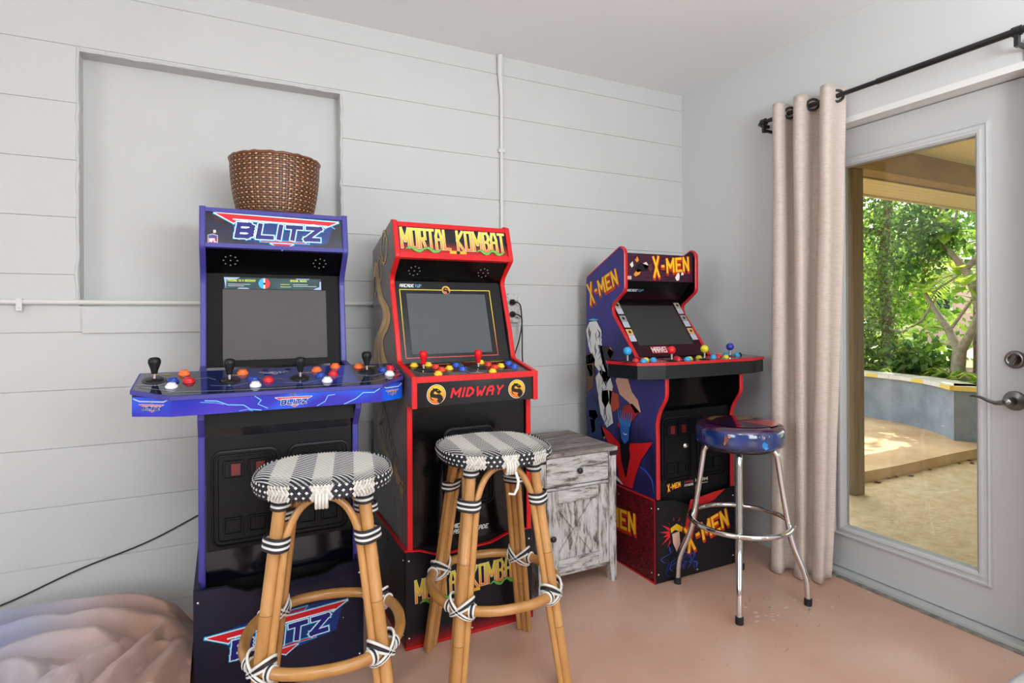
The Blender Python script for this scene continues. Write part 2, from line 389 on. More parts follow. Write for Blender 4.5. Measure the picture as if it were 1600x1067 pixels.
def dragon_badge(mb, F, x, y, r, mt='print'):
    mb.disc(F, x, y, r, L, mt, c('#efe6cf'), 36); mb.disc(F, x, y, r*.93, 2*L, mt, c('#8d1a12'), 36)
    mb.disc(F, x, y, r*.88, 3*L, mt, lambda a, b: mix(c('#e8672b'), c('#f3c92f'), (b-y)/r*.6+.5), 36)
    k = c('#1b1713')
    mb.ribbon(F, [(x-.05*r, y+.52*r), (x-.42*r, y+.30*r), (x-.45*r, y-.02*r), (x-.1*r, y-.16*r), (x+.28*r, y-.22*r), (x+.42*r, y-.5*r), (x+.18*r, y-.78*r)], [.2*r, .34*r, .42*r, .36*r, .5*r, .55*r, .4*r], 4*L, mt, k)
    mb.flat(F, [(x-.3*r, y+.6*r), (x+.05*r, y+.62*r), (x+.35*r, y+.42*r), (x+.58*r, y+.2*r), (x+.34*r, y+.16*r), (x+.5*r, y+.02*r), (x+.12*r, y+.12*r), (x-.1*r, y+.3*r)], 5*L, mt, k)
    mb.flat(F, [(x-.12*r, y+.5*r), (x-.4*r, y+.74*r), (x-.34*r, y+.42*r)], 5*L, mt, k); mb.disc(F, x+.15*r, y+.4*r, .05*r, 6*L, mt, c('#f3c92f'), 8)
    mb.ribbon(F, [(x-.62*r, y-.05*r), (x-.55*r, y-.4*r), (x-.25*r, y-.62*r)], [.05*r, .12*r, .03*r], 5*L, mt, k)
def arcade_mark(mb, F, x, y, W, mt='print'):
    text(mb, F, 'ARCADE', x, y, W*.13, [(W*.028, c('#e6edf2'))], mt, width=W*.62, lift=2*L, skew=.1); text(mb, F, '1UP', x+W*.68, y, W*.13, [(W*.022, c('#7fb6dd'))], mt, width=W*.28, lift=2*L, skew=.1, narrow_i=False)

# ------------------------------------------------------------------ room shell
BY, RX, CZ = 2.514, 2.364, 2.392          # back wall, right wall, ceiling
LX, FY = -2.75, -3.6                       # left and rear walls behind the camera
struct('floor', MB().box((LX-.2, FY-.2, -.2), (RX-.004, BY+.3, 0), 'floor_paint'))
struct('ceiling', MB().box((LX-.2, FY-.2, CZ), (RX+.2, BY+.3, CZ+.15), 'ceiling_paint'))
COURSES = [.0667+.2032*k for k in range(12)]
def block_rows(mb, x0, x1, z0, z1, y, mt='wall_paint', gr=.0035, dep=.0035):
    zs = [z0]
    for q in COURSES:
        if z0+.01 < q < z1-.01: zs.append(q)
    zs.append(z1); prev = z0
    nx = max(1, int((x1-x0)/.2)); X = [x0+(x1-x0)*i/nx for i in range(nx+1)]
    for i in range(len(zs)-1):
        a = zs[i]+(gr/2 if i else 0); b = zs[i+1]-(gr/2 if i < len(zs)-2 else 0)
        mb.add([(x0, y, a), (x1, y, a), (x1, y, b), (x0, y, b)], [(0, 1, 2, 3)], mt)
        if i < len(zs)-2:
            q = zs[i+1]; V = []
            for k, x in enumerate(X):
                j = .0012*math.sin(x*9+q*31)
                V += [(x, y, q-gr/2), (x, y+dep, q+j*.3), (x, y, q+gr/2)]
            mb.add(V, [(3*k, 3*k+3, 3*k+4, 3*k+1) for k in range(nx)]+[(3*k+1, 3*k+4, 3*k+5, 3*k+2) for k in range(nx)], mt)
wb = MB()
NX0, NX1, NZ0, NZ1, ND = -.456, .449, 1.175, 2.081, .07       # the shallow blocked-up recess
block_rows(wb, LX, NX0, 0, CZ, BY); block_rows(wb, NX1, RX, 0, CZ, BY)
block_rows(wb, NX0, NX1, 0, NZ0, BY); block_rows(wb, NX0, NX1, NZ1, CZ, BY)
wb.box((NX0-.05, BY+ND, NZ0-.05), (NX1+.05, BY+ND+.02, NZ1+.05), 'wall_paint')
wb.add([(NX0, BY, NZ0), (NX0, BY+ND, NZ0), (NX0, BY+ND, NZ1), (NX0, BY, NZ1)], [(0, 1, 2, 3)], 'wall_paint')
wb.add([(NX1, BY, NZ0), (NX1, BY+ND, NZ0), (NX1, BY+ND, NZ1), (NX1, BY, NZ1)], [(0, 3, 2, 1)], 'wall_paint')
wb.add([(NX0, BY, NZ1), (NX1, BY, NZ1), (NX1, BY+ND, NZ1), (NX0, BY+ND, NZ1)], [(0, 1, 2, 3)], 'wall_paint')
wb.add([(NX0, BY, NZ0), (NX1, BY, NZ0), (NX1, BY+ND, NZ0), (NX0, BY+ND, NZ0)], [(0, 3, 2, 1)], 'wall_paint')
wb.box((LX-.2, BY+ND+.02, -.1), (RX+.2, BY+ND+.1, CZ+.1), 'wall_paint')
# rough plaster lip round the recess
random.seed(3)
for pa, pb in (((NX0-.006, NZ0), (NX0-.004, NZ1+.01)), ((NX0-.004, NZ1+.004), (NX1, NZ1+.004)), ((NX1+.003, NZ1), (NX1+.003, NZ0))):
    n = 26; P = [(pa[0]+(pb[0]-pa[0])*i/n+random.uniform(-.003, .003), BY, pa[1]+(pb[1]-pa[1])*i/n+random.uniform(-.003, .003)) for i in range(n+1)]
    wb.tube(P, [random.uniform(.003, .007) for _ in P], 'wall_paint', n=6)
wb.box((NX0+.008, BY-.011, 1.079), (NX1-.004, BY, NZ0-.004), 'wall_paint')
for x, z0, z1 in ((-.335, 2.095, 2.3), (.2, 2.11, 2.18), (-.86, 1.69, 1.88)):
    wb.box((x, BY-.0012, z0), (x+.004, BY, z1), 'wall_paint')
struct('wall_back', wb)
DY0, DY1, DZ = .925, 1.775, 1.946         # door opening
wr = MB()
wr.box((RX, DY1, -.1), (RX+.2, BY+.3, CZ+.1), 'side_wall_paint'); wr.box((RX, -1.38, -.1), (RX+.2, DY0, CZ+.1), 'side_wall_paint'); wr.box((RX, FY-.2, -.1), (RX+.2, -2.52, CZ+.1), 'side_wall_paint'); wr.box((RX, -2.52, -.1), (RX+.2, -1.38, .48), 'side_wall_paint'); wr.box((RX, -2.52, 1.82), (RX+.2, -1.38, CZ+.1), 'side_wall_paint'); wr.box((RX, DY0, DZ), (RX+.2, DY1, CZ+.1), 'side_wall_paint')
struct('wall_right', wr)
wf = MB(); wx0, wx1, wz0, wz1 = -.55, 1.35, .8, 2.1
wf.box((LX-.2, FY-.15, -.1), (wx0, FY, CZ), 'side_wall_paint'); wf.box((wx1, FY-.15, -.1), (RX+.2, FY, CZ), 'side_wall_paint')
wf.box((wx0, FY-.15, -.1), (wx1, FY, wz0), 'side_wall_paint'); wf.box((wx0, FY-.15, wz1), (wx1, FY, CZ), 'side_wall_paint')
struct('wall_front', wf)
w2 = MB(); y0, y1, z0, z1 = -.95, .55, .9, 2.1
w2.box((LX-.15, FY-.2, -.1), (LX, y0, CZ), 'side_wall_paint'); w2.box((LX-.15, y1, -.1), (LX, BY+.2, CZ), 'side_wall_paint')
w2.box((LX-.15, y0, -.1), (LX, y1, z0), 'side_wall_paint'); w2.box((LX-.15, y0, z1), (LX, y1, CZ), 'side_wall_paint')
struct('wall_left', w2)
def ring(mb, F, x0, y0, x1, y1, prof, mt, r=0, cl=WHITE, seg=5):
    """closed moulding: prof = [(inset, lift), ...]"""
    def loop(ins):
        a, b, d, e = x0+ins, y0+ins, x1-ins, y1-ins; rr = max(r-ins, 0)
        if r == 0: return [(a, b), (d, b), (d, e), (a, e)]
        rr = max(rr, .0005); P = []
        for (px, py, st) in ((d-rr, b+rr, -90), (d-rr, e-rr, 0), (a+rr, e-rr, 90), (a+rr, b+rr, 180)):
            for k in range(seg+1):
                an = math.radians(st+90*k/seg); P.append((px+rr*math.cos(an), py+rr*math.sin(an)))
        return P
    LP = [[F(x, y, l) for x, y in loop(i)] for i, l in prof]; n = len(LP[0])
    for A, B in zip(LP, LP[1:]): mb.add(A+B, [(i, (i+1) % n, n+(i+1) % n, n+i) for i in range(n)], mt, cl)
    return loop
wn = MB(); Fw = Fr((wx1, FY-.05, 0), (-1, 0, 0))
ring(wn, Fw, 0, wz0, wx1-wx0, wz1, [(0, -.03), (0, .03), (.05, .03), (.05, -.03)], 'white_trim'); wn.box((.4, FY-.08, wz0), (.44, FY-.04, wz1), 'white_trim')
struct('window_1', wn)
wn = MB(); Fw = Fr((LX-.05, y0, 0), (0, 1, 0)); ring(wn, Fw, 0, z0, y1-y0, z1, [(0, -.03), (0, .03), (.05, .03), (.05, -.03)], 'white_trim')
struct('window_2', wn)  # assumed window out of view, put in for light from the left
wn = MB(); Fw = Fr((RX+.05, -1.38, 0), (0, -1, 0)); ring(wn, Fw, 0, .48, 1.14, 1.82, [(0, -.03), (0, .03), (.05, .03), (.05, -.03)], 'white_trim')
struct('window_3', wn)

# door in the right wall
DX = 2.44
tr = MB()
tr.box((RX-.002, DY0-.001, DZ-.004), (DX+.06, DY1+.001, DZ+.02), 'white_trim')
tr.box((RX+.0, DY1-.012, 0), (DX+.06, DY1+.02, DZ), 'white_trim'); tr.box((RX+.0, DY0-.02, 0), (DX+.06, DY0+.004, DZ), 'white_trim')
struct('trim_1', tr)
sl = MB(); sl.box((RX+.022, DY0, -.02), (DX+.1, DY1, .013), 'sill_metal')
sl.box((RX+.014, DY0, -.02), (RX+.022, DY1, .018), 'sill_metal'); sl.box((RX-.006, DY0-.02, -.02), (RX+.014, DY1+.01, .006), 'sill_dark')
struct('trim_2', sl)
FD = Fr((DX, DY1-.014, 0), (0, -1, 0)); dw = DY1-DY0-.022
gx0, gx1, gz0, gz1 = DY1-.014-1.612, DY1-.014-1.100, .198, 1.782
dm = MB()
def dbox(a, b, d, e): dm.box((a, b, -.045), (d, e, 0), 'door_paint', F=FD)
dbox(0, .016, gx0, DZ-.008); dbox(gx1, .016, dw, DZ-.008); dbox(gx0, .016, gx1, gz0); dbox(gx0, gz1, gx1, DZ-.008)
door = struct('door_1', dm)
mo = MB(); ring(mo, FD, gx0-.042, gz0-.042, gx1+.042, gz1+.042, [(0, 0), (.003, .010), (.010, .012), (.014, .007), (.026, .007), (.030, .013), (.038, .012), (.046, .004), (.048, -.02)], 'door_paint')
obj('glazing_frame', mo, door)
gm = MB(); gm.box((gx0, gz0, -.026), (gx1, gz1, -.022), 'window_glass', F=FD); obj('glass', gm, door)
hx, hz = DY1-.014-.992, .832
hb = MB(); hb.lathe(FD(hx, hz), FD.n, [(.034, 0), (.034, .004), (.031, .010), (.016, .014), (.013, .02), (.013, .042), (.015, .046), (.015, .058), (.010, .064), (0, .066)], 'nickel', n=32)
hd = obj('door_handle', hb, door)
hl = MB(); P = [FD(hx-a, hz+b, l) for a, b, l in ((0, 0, .052), (.018, -.006, .054), (.035, -.009, .054), (.055, -.004, .053), (.078, .006, .052), (.098, .009, .050), (.112, .006, .046))]
hl.tube(P, [.010, .0085, .007, .006, .005, .0042, .003], 'nickel', n=12); obj('lever', hl, hd)
hb = MB(); hb.lathe(FD(hx+.002, .974), FD.n, [(.031, 0), (.031, .004), (.028, .012), (.020, .016), (.018, .010), (0, .010)], 'nickel', n=32)
ob = obj('deadbolt', hb, door)
hb = MB(); T = FD.turn(hx+.002, .974, 70); hb.slab(T, [(-.017, -.004), (.017, -.006), (.019, 0), (.017, .006), (-.017, .004), (-.019, 0)], .010, .026, 'nickel'); obj('thumb_turn', hb, ob)

# pipes, outlet, cords on the back wall
def clip(mb, x, z, vertical=False):
    if vertical: mb.box((x-.016, BY-.02, z-.008), (x+.016, BY-.001, z+.008), 'steel_pipe_white')
    else: mb.box((x-.008, BY-.022, z-.030), (x+.008, BY-.001, z+.011), 'steel_pipe_white'); mb.lathe((x, BY-.022, z-.02), (0, -1, 0), [(.004, 0), (.003, .002), (0, .0025)], 'steel_pipe_white', n=8)
pz = MB(); pz.tube([(LX+.02, BY-.011, 1.189), (-1, BY-.011, 1.189), (1.155, BY-.011, 1.187)], .009, 'steel_pipe_white', n=12)
pp = tag(obj('conduit_pipe', pz), 'white painted horizontal pipe running along the back wall under the recess', 'pipe')
for x in (-.62, -1.6): k = MB(); clip(k, x, 1.189); obj('pipe_clip', k, pp)
pz = MB(); pz.tube([(1.197, BY-.016, CZ-.002), (1.197, BY-.014, 2.3), (1.205, BY-.012, 2.2), (1.205, BY-.010, 1.245)], [.014, .012, .0085, .0085], 'steel_pipe_white', n=12)
pp = tag(obj('conduit_pipe', pz), 'white painted vertical conduit dropping from the ceiling to the outlet', 'pipe')
k = MB(); clip(k, 1.203, 1.93, True); obj('pipe_clip', k, pp)
pl = MB(); pl.box((1.198, BY-.030, 1.100), (1.296, BY-.001, 1.240), 'outlet_steel')
ol = tag(obj('wall_outlet', pl, bevel=.003), 'metal outlet box on the back wall with two black plugs in it', 'outlet')
for z in (1.140, 1.198):
    k = MB(); k.lathe((1.247, BY-.0305, z), (0, -1, 0), [(.018, 0), (.018, .002), (0, .002)], 'tile_white', n=20); obj('socket', k, ol)
for j, (z, x1, y1_) in enumerate(((1.198, 1.283, 2.43), (1.14, 1.268, 2.425))):
    k = MB(); k.lathe((1.247, BY-.033, z), (0, -1, 0), [(.015, 0), (.015, .012), (.010, .022), (.006, .032), (0, .033)], 'cord_black', n=14)
    P = smooth2([(1.247, BY-.058), (1.268, BY-.064)], 2)
    lab = ('black power cord hanging from the upper socket of the wall outlet', 'black power cord hanging from the lower socket of the wall outlet')[j]
    o = tag(obj('power_cord', k), lab, 'cord', 'power cords plugged into the outlet')
    path = [(1.247, BY-.062, z), (1.262, BY-.072, z-.004), (1.276+.006*j, BY-.07, z-.03), (x1+.004, BY-.06, z-.12), (x1-.02+.03*(1-j), BY-.05, .93), (x1-.03+.05*(1-j), BY-.05, .8), (1.23+.03*j, BY-.05, .62), (1.22, BY-.05, .30), (1.20+.02*j, BY-.05, .02)]
    k = MB(); PP = [Vector(q) for q in path]; Q = []
    for i in range(len(PP)-1):
        a = PP[max(i-1, 0)]; b = PP[i]; d = PP[i+1]; e = PP[min(i+2, len(PP)-1)]
        for s_ in range(5):
            t_ = s_/5; Q.append(.5*((2*b)+(d-a)*t_+(2*a-5*b+4*d-e)*t_*t_+(-a+3*b-3*d+e)*t_**3))
    k.tube(Q+[PP[-1]], .0034, 'cord_black', n=8); obj('cable', k, o)
k = MB(); Q = []
for i in range(31):
    t_ = i/30; Q.append((-1.0+.96*t_, BY-.006-.02*math.sin(PI*t_)*0, .085+.305*t_+.006*math.sin(t_*14)-.02*math.sin(PI*t_)))
k.tube(Q, .0028, 'cord_black', n=8)
tag(obj('power_cord', k), 'thin black cord sagging diagonally along the back wall at the far left', 'cord')

# floor scuffs
k = MB(); random.seed(11)
for cx, cyy, r, n in ((1.87, 1.50, .07, 26), (2.02, 1.47, .05, 10), (2.31, 1.60, .035, 8), (2.335, 1.45, .02, 5)):
    for _ in range(n):
        x = cx+random.gauss(0, r); y_ = cyy+random.gauss(0, r*.6); s_ = random.uniform(.003, .016); a0 = random.uniform(0, PI)
        k.poly([(x+s_*random.uniform(.3, 1.1)*math.cos(a0+q), y_+s_*.5*random.uniform(.3, 1.1)*math.sin(a0+q), .0006) for q in (0, .9, 1.8, 2.7, 3.6, 4.5, 5.4)], 'scuff')
FS = Fr((0, 0, 0), (1, 0, 0), (0, 1, 0)); random.seed(19)
for _ in range(46):
    x = random.uniform(.9, 2.3); y_ = random.uniform(.5, 1.65); a0 = random.uniform(-.5, .9); ln = random.uniform(.006, .045); P = [(x+ln*t_*math.cos(a0), y_+ln*t_*math.sin(a0)+.002*math.sin(t_*5+x*9)) for t_ in (0, .35, .7, 1)]
    k.ribbon(FS, P, [.0006, random.uniform(.0012, .0026), .0005], .0005, 'scratch', WHITE, 3)
struct('floor_scuffs', k)

# ------------------------------------------------------------------ arcade cabinets
def fillet(pts, rad):
    """pts (y,z) ; rad {index: radius}"""
    o = []
    for i, q in enumerate(pts):
        if i in rad and 0 < i < len(pts)-1:
            p = Vector(q); a = (Vector(pts[i-1])-p); b = (Vector(pts[i+1])-p); r = rad[i]; a.normalize(); b.normalize()
            A = p+a*r; B = p+b*r
            for k in range(6):
                t = k/5; o.append(tuple(A*(1-t)**2+p*2*t*(1-t)+B*t*t))
        else: o.append(q)
    return o
TH = .016
def side_panel(root, x0, prof, nfront, cl, mtrim, off, outer_art=None, inner='black_gloss', left=True, matt='print', mesh_in=None):
    mb = MB(); A = [(x0, y, z) for y, z in prof]; B = [(x0+TH, y, z) for y, z in prof]; n = len(prof)
    outer, inn = (A, B) if left else (B, A)
    mb.add(outer, [list(range(n))], matt, cl); mb.add(inn, [list(range(n))], inner)
    mb.add(A+B, [(i, (i+1) % n, n+(i+1) % n, n+i) for i in range(n)], 'black_plastic')
    if outer_art: outer_art(mb)
    sp = obj('side_panel', mb, root, off=off)
    tb = MB(); P = [Vector((0, *q)) for q in prof[:nfront]]; N = []
    for i, q in enumerate(P):
        d = (P[min(i+1, nfront-1)]-P[max(i-1, 0)]).normalized(); N.append(Vector((0, -d.z, d.y)))
    V = []; F = []
    for q, nn in zip(P, N):
        for dx, l in ((-.0012, -.004), (-.0012, .0015), (.002, .0032), (TH-.002, .0032), (TH+.0012, .0015), (TH+.0012, -.004)):
            v = q+nn*l; V.append((x0+dx, v.y, v.z))
    for i in range(nfront-1):
        for k in range(5): F.append((6*i+k, 6*i+k+1, 6*i+k+7, 6*i+k+6))
    F += [(0, 1, 2, 3, 4, 5), tuple(range(6*(nfront-1), 6*nfront))[::-1]]
    tb.add(V, F, mtrim); obj('edge_trim', tb, sp, off=off)
    return sp
def panelF(x0, p0, p1, rec=0):
    """frame on the inclined board between profile points p0 (bottom) and p1 (top), set back by rec"""
    ey = Vector((0, p1[0]-p0[0], p1[1]-p0[1])); F = Fr((x0, p0[0], p0[1]), (1, 0, 0), ey)
    F.o = F.o - F.n*rec; return F, ey.length
def board(F, w_, h, t, mt, cl=WHITE): k = MB(); k.box((0, 0, -t), (w_, h, 0), mt, cl, F=F); return k
def speakers(k, F, w_, h, fx=(.17, .83)):
    for f in fx:
        for q in range(9):
            r = 0 if q == 0 else .021; a = 2*PI*q/8
            k.disc(F, w_*f+r*math.cos(a), h*.42+r*math.sin(a), .0028, L, 'print_matte', c('#8f8a80'), 8)
def coin_door(root, F, x0, y0_, x1, y1_, off, knob=False, slots=True):
    k = MB(); ring(k, F, x0, y0_, x1, y1_, [(0, 0), (.001, .007), (.007, .008), (.009, .003), (.013, .003), (.014, .008), (.019, .008), (.021, .003)], 'coin_plastic', r=.03)
    W = x1-x0; H = y1_-y0_
    k.slab(F, [(x0+.02, y0_+.02), (x1-.02, y0_+.02), (x1-.02, y1_-.02), (x0+.02, y1_-.02)], 0, .003, 'coin_plastic')
    if knob: k.lathe(F(x1-.035, y0_+H*.53, .003), F.n, [(.014, 0), (.014, .003), (.009, .005), (.008, .009), (0, .0095)], 'chrome', n=20)
    cdr = obj('coin_door', k, root, off=off)
    for fx in (.17, .53):
        if slots:
            k = MB(); a = x0+W*fx; b = y0_+H*.70; ring(k, F, a, b, a+W*.31, b+H*.19, [(0, .003), (.001, .011), (.005, .011), (.006, .006)], 'black_plastic', r=.006, seg=3)
            k.slab(F, [(a+.004, b+.004), (a+W*.31-.004, b+.004), (a+W*.31-.004, b+H*.19-.004), (a+.004, b+H*.19-.004)], .003, .006, 'black_plastic')
            k.slab(F, [(a+W*.12, b+H*.035), (a+W*.25, b+H*.035), (a+W*.25, b+H*.155), (a+W*.12, b+H*.155)], .006, .009, 'red_lens')
            k.box((a+W*.05, b+H*.03, .006), (a+W*.07, b+H*.15, .0075), 'print_matte', (0, 0, 0), F=F)
            tag(obj('coin_slot', k, cdr, off=off), 'coin slot with a red insert', None)
        k = MB(); a = x0+W*fx; b = y0_+H*.12; ring(k, F, a, b, a+W*.29, b+H*.18, [(0, .003), (.001, .008), (.005, .008), (.007, .003)], 'black_plastic')
        k.slab(F, [(a+.008, b+.008), (a+W*.29-.008, b+.008), (a+W*.29-.008, b+H*.18-.008), (a+.008, b+H*.18-.008)], .003, .0055, 'coin_plastic')
        obj('coin_return', k, cdr, off=off)
def button(root, p, n, cl, off, r=.0165, name='button'):
    k = MB(); k.lathe(p, n, [(r, 0), (r, .003), (r*.9, .006), (r*.74, .0065), (r*.72, .010), (r*.6, .0125), (0, .0135)], 'print_gloss', cl, n=20)
    return obj(name, k, root, off=off)
def joystick(root, p, n, cl, off, kind='bat', hgt=.068, r=.017, seat=c('#1a1a1c')):
    p = Vector(p); k = MB(); k.lathe(p, n, [(.024, .0006), (.024, .002), (.010, .003), (.006, .006), (0, .006)], 'print', seat, n=24)
    js = obj('joystick', k, root, off=off)
    k = MB(); up_ = Vector((0, 0, 1)); k.lathe(p, up_, [(.0045, 0), (.0045, hgt*.5)], 'chrome', n=10); obj('shaft', k, js, off=off)
    k = MB()
    if kind == 'bat': pr = [(0, .28), (.42, .28), (.5, .33), (.58, .45), (.8, .6), (.98, .74), (1, .82), (.92, .91), (.7, .975), (.35, .998), (0, 1)]; k.lathe(p, up_, [(a*r, b*hgt) for a, b in pr], 'print', cl, n=20)
    else: k.lathe(p+up_*(hgt-r), up_, [(r*math.sin(PI*i/12), -r*math.cos(PI*i/12)) for i in range(13)], 'print_gloss', cl, n=20)
    obj('stick_knob', k, js, off=off)
def screws(k, F, pts, r=.004):
    for x, y in pts: k.lathe(F(x, y), F.n, [(r, 0), (r*.8, .0015), (0, .002)], 'chrome', n=10)
def riser(root, x0, x1, yf, yb, h, off, front_cl, side_cl, notch, art=None, side_art=None, edge=None, back=.02):
    W = x1-x0; F = Fr((x0, yf, 0)); k = MB(); k.box((x0+TH+.002, yf+back, .2), (x1-TH-.002, yf+back+.01, h+.02), 'black_plastic'); obj('inner_panel', k, root, off=off); k = MB()
    top = [(W, h)]+[(W*a, h-b) for a, b in notch]+[(0, h)]
    k.slab(F, [(0, .004), (W, .004)]+top, -.014, 0, 'print', front_cl, mside='black_plastic')
    if edge:
        P = [(x, y) for x, y in top]; V = []
        for x, y in P: V += [F(x, y, -.012), F(x, y+.003, -.012), F(x, y+.003, .002), F(x, y-.002, .002)]
        k.add(V, [(4*i+j, 4*i+j+1, 4*i+j+5, 4*i+j+4) for i in range(len(P)-1) for j in range(3)], edge)
    if art: art(k, F)
    screws(k, F, [(.012, h-.035), (.012, .04), (W-.012, h-.04), (W-.012, .04), (W*.5, .02)])
    rf = obj('riser_front', k, root, off=off)
    for s_, X in ((0, x0), (1, x1-TH)):
        k = MB(); k.box((X, yf+.014, .004), (X+TH, yb, h), 'print', side_cl); 
        if side_art and s_ == 0: side_art(k)
        Fx = Fr((X, yb, 0), (0, -1, 0)) if s_ == 0 else Fr((X+TH, yf, 0), (0, 1, 0))
        screws(k, Fx, [(yb-yf-.03 if s_ == 0 else .03, h-.04), (yb-yf-.03 if s_ == 0 else .03, .04), ((yb-yf)/2, h-.04)])
        obj('riser_side', k, root, off=off)
def quadsin(m_, a, b): return m_

# ---- football cabinet (blue)
def cabinet_football():
    xl, xr = -.068, .400; W = xr-xl; base = Vector((.166, 2.15, 0))
    root = thing('arcade_cabinet', 'blue-edged arcade cabinet with the wide blue lightning control deck, basket on top', 'arcade cabinet', base, 0, 'arcade cabinets along the back wall')
    pf = [(1.95, .325), (1.95, .775), (1.900, .835), (1.900, .90), (2.05, .962), (2.150, .972), (2.186, 1.270), (2.104, 1.363), (2.128, 1.497), (2.150, 1.500), (2.395, 1.500), (2.395, .325)]
    prof = fillet(pf, {6: .035, 7: .012}); nf = len(prof)-2
    for x, lf in ((xl, True), (xr-TH, False)): side_panel(root, x, prof, nf-1, c('#1b1d3a'), 'blue_trim', base, left=lf, matt='acrylic')
    xi = xl+TH; wi = W-2*TH
    # marquee
    F, h = panelF(xi, (2.106, 1.366), (2.128, 1.490), .004)
    k = board(F, wi, h, .012, 'black_plastic')
    k.gridart(F, wi, h, 48, 14, L*.5, 'print_gloss', lambda x, y: mix(mix(c('#1d1a26'), c('#24367e'), max(0, 1-abs(x/wi-.5)*2.6)*.7+.25*vnoise(x*12, y*20)), c('#8a2030'), max(0, vnoise(x*9+4, y*9, 3)-.28)*1.6))
    bolt(k, F, [(wi*.13, h*.94), (wi*.19, h*.86), (wi*.25, h*.87), (wi*.32, h*.74), (wi*.38, h*.72)], .0016)
    bolt(k, F, [(wi*.75, h*.62), (wi*.83, h*.78), (wi*.88, h*.80), (wi*.94, h*.66)], .0016)
    for x in (.27, .42, .77): k.disc(F, wi*x, h*.72, .010, 8*L, 'print_gloss', c('#cfeaff'), 10, ry=.004)
    blitz_logo(k, F, wi*.515, h*.50, wi*.90, 'print_gloss')
    sx, sy = .022, .022
    k.shape(F, [(sx-.013, sy+.014), (sx, sy+.018), (sx+.013, sy+.014), (sx+.013, sy-.009), (sx, sy-.018), (sx-.013, sy-.009)], L, 'print_gloss', c('#b8283c'), [(.003, c('#dfe6f0'))])
    k.flat(F, [(sx-.013, sy+.014), (sx+.013, sy+.014), (sx+.013, sy+.006), (sx-.013, sy+.006)], 4*L, 'print_gloss', c('#28539c'))
    text(k, F, 'NFL', sx-.009, sy-.008, .010, [(.0028, c('#f2f2f2'))], 'print_gloss', width=.018, lift=5*L)
    text(k, F, 'B', sx+.003, sy+.024, .008, [(.0024, c('#e8e8e8'))], 'print_gloss', lift=2*L)
    obj('marquee', k, root, off=base)
    for zz, nm in ((-.004, 'bottom'), (h-.010, 'top')):
        k = MB(); k.box((0, zz, -.012), (wi, zz+.014, .006), 'blue_trim', F=F); obj('marquee_trim', k, root, off=base)
    k = MB(); k.box((xi, 2.135, 1.478), (xr-TH, 2.39, 1.492), 'black_plastic'); obj('top_panel', k, root, off=base)
    F, h = panelF(xi, (2.196, 1.284), (2.112, 1.368), 0); k = board(F, wi, h, .01, 'black_gloss'); speakers(k, F, wi, h*1.15); obj('speaker_panel', k, root, off=base)
    F, h = panelF(xi, (2.158, .965), (2.200, 1.292), 0); k = board(F, wi, h, .01, 'bezel_black')
    s0 = .012; y_a = .268; 
    k.gridart(F.turn(.054, y_a, 0), .318, .040, 20, 4, L, 'print', lambda x, y: mix(c('#0f2b33'), c('#1e4a4c'), vnoise(x*30, y*30)+.5))
    G = F.turn(.054, y_a, 0)
    k.flat(G, [(0, .040), (.05, .040), (.04, .034), (.008, .032), (.006, .0)], 2*L, 'print', c('#a9bfe0')); k.flat(G, [(.318, 0), (.29, 0), (.30, .006), (.312, .010), (.313, .03), (.318, .03)], 2*L, 'print', c('#a9bfe0'))
    k.flat(G, [(.23, .040), (.28, .040), (.275, .036), (.235, .036)], 2*L, 'print', c('#8fb4d0')); k.flat(G, [(.04, 0), (.08, 0), (.072, .004), (.047, .004)], 2*L, 'print', c('#a9bfe0'))
    text(k, G, 'PASSING TO A RECEIVER', .012, .026, .006, [(.0013, c('#d8e84a'))], width=.086, lift=3*L)
    text(k, G, 'SPECIAL MOVES', .213, .028, .006, [(.0013, c('#d8e84a'))], width=.055, lift=3*L)
    for i, (a, b, d) in enumerate(((.012, .016, .07), (.012, .010, .05), (.222, .018, .05), (.222, .012, .08), (.18, .018, .03), (.18, .009, .035))): k.seg(G, (a, b), (a+d, b), .0016, 3*L, 'print', c('#d5dde0') if i < 4 else c('#d8e84a'), 0)
    k.flat(G, [(.127+.019*math.cos(math.radians(90+18*i)), .020+.019*math.sin(math.radians(90+18*i))) for i in range(11)], 3*L, 'print', c('#35b5e6'))
    k.flat(G, [(.127+.019*math.cos(math.radians(-90+18*i)), .020+.019*math.sin(math.radians(-90+18*i))) for i in range(11)], 3*L, 'print', c('#d8262e'))
    k.seg(G, (.127, .002), (.127, .038), .005, 4*L, 'print', c('#f1e3c4'), 0); k.disc(G, .127, .019, .004, 5*L, 'print', (0, 0, 0), 8)
    k.box((.05, .022, 0), (wi-.048, .266, .0015), 'screen_warm', F=F)
    k.box((wi-.034, .03, 0), (wi-.022, .25, .001), 'bezel_black', F=F)
    obj('screen', k, root, off=base)
    # lower front
    F, h = panelF(xi, (1.962, .33), (1.962, .80), 0); k = board(F, wi, h, .012, 'kick_gloss')
    k.box((.004, .095, 0), (wi-.004, .437, .004), 'coin_plastic', F=F); obj('front_panel', k, root, off=base)
    Fc = Fr(F(0, 0, .004)); z0_ = .33
    coin_door(root, Fc, .016, .103, .208, .398, base); coin_door(root, Fc, .232, .103, .424, .398, base)
    k = MB(); k.box((xi, 1.925, .80), (xr-TH, 2.30, .86), 'black_plastic'); obj('deck_support', k, root, off=base)
    # control deck
    PL = [(-.13, 1.86), (.458, 1.86), (.543, 1.918), (.540, 2.045), (-.222, 2.045), (-.230, 1.918)]
    zt = lambda y: .913+.27*(y-1.86)
    k = MB(); lo = [(x, y, .856) for x, y in PL]; hi = [(x, y, zt(y)) for x, y in PL]
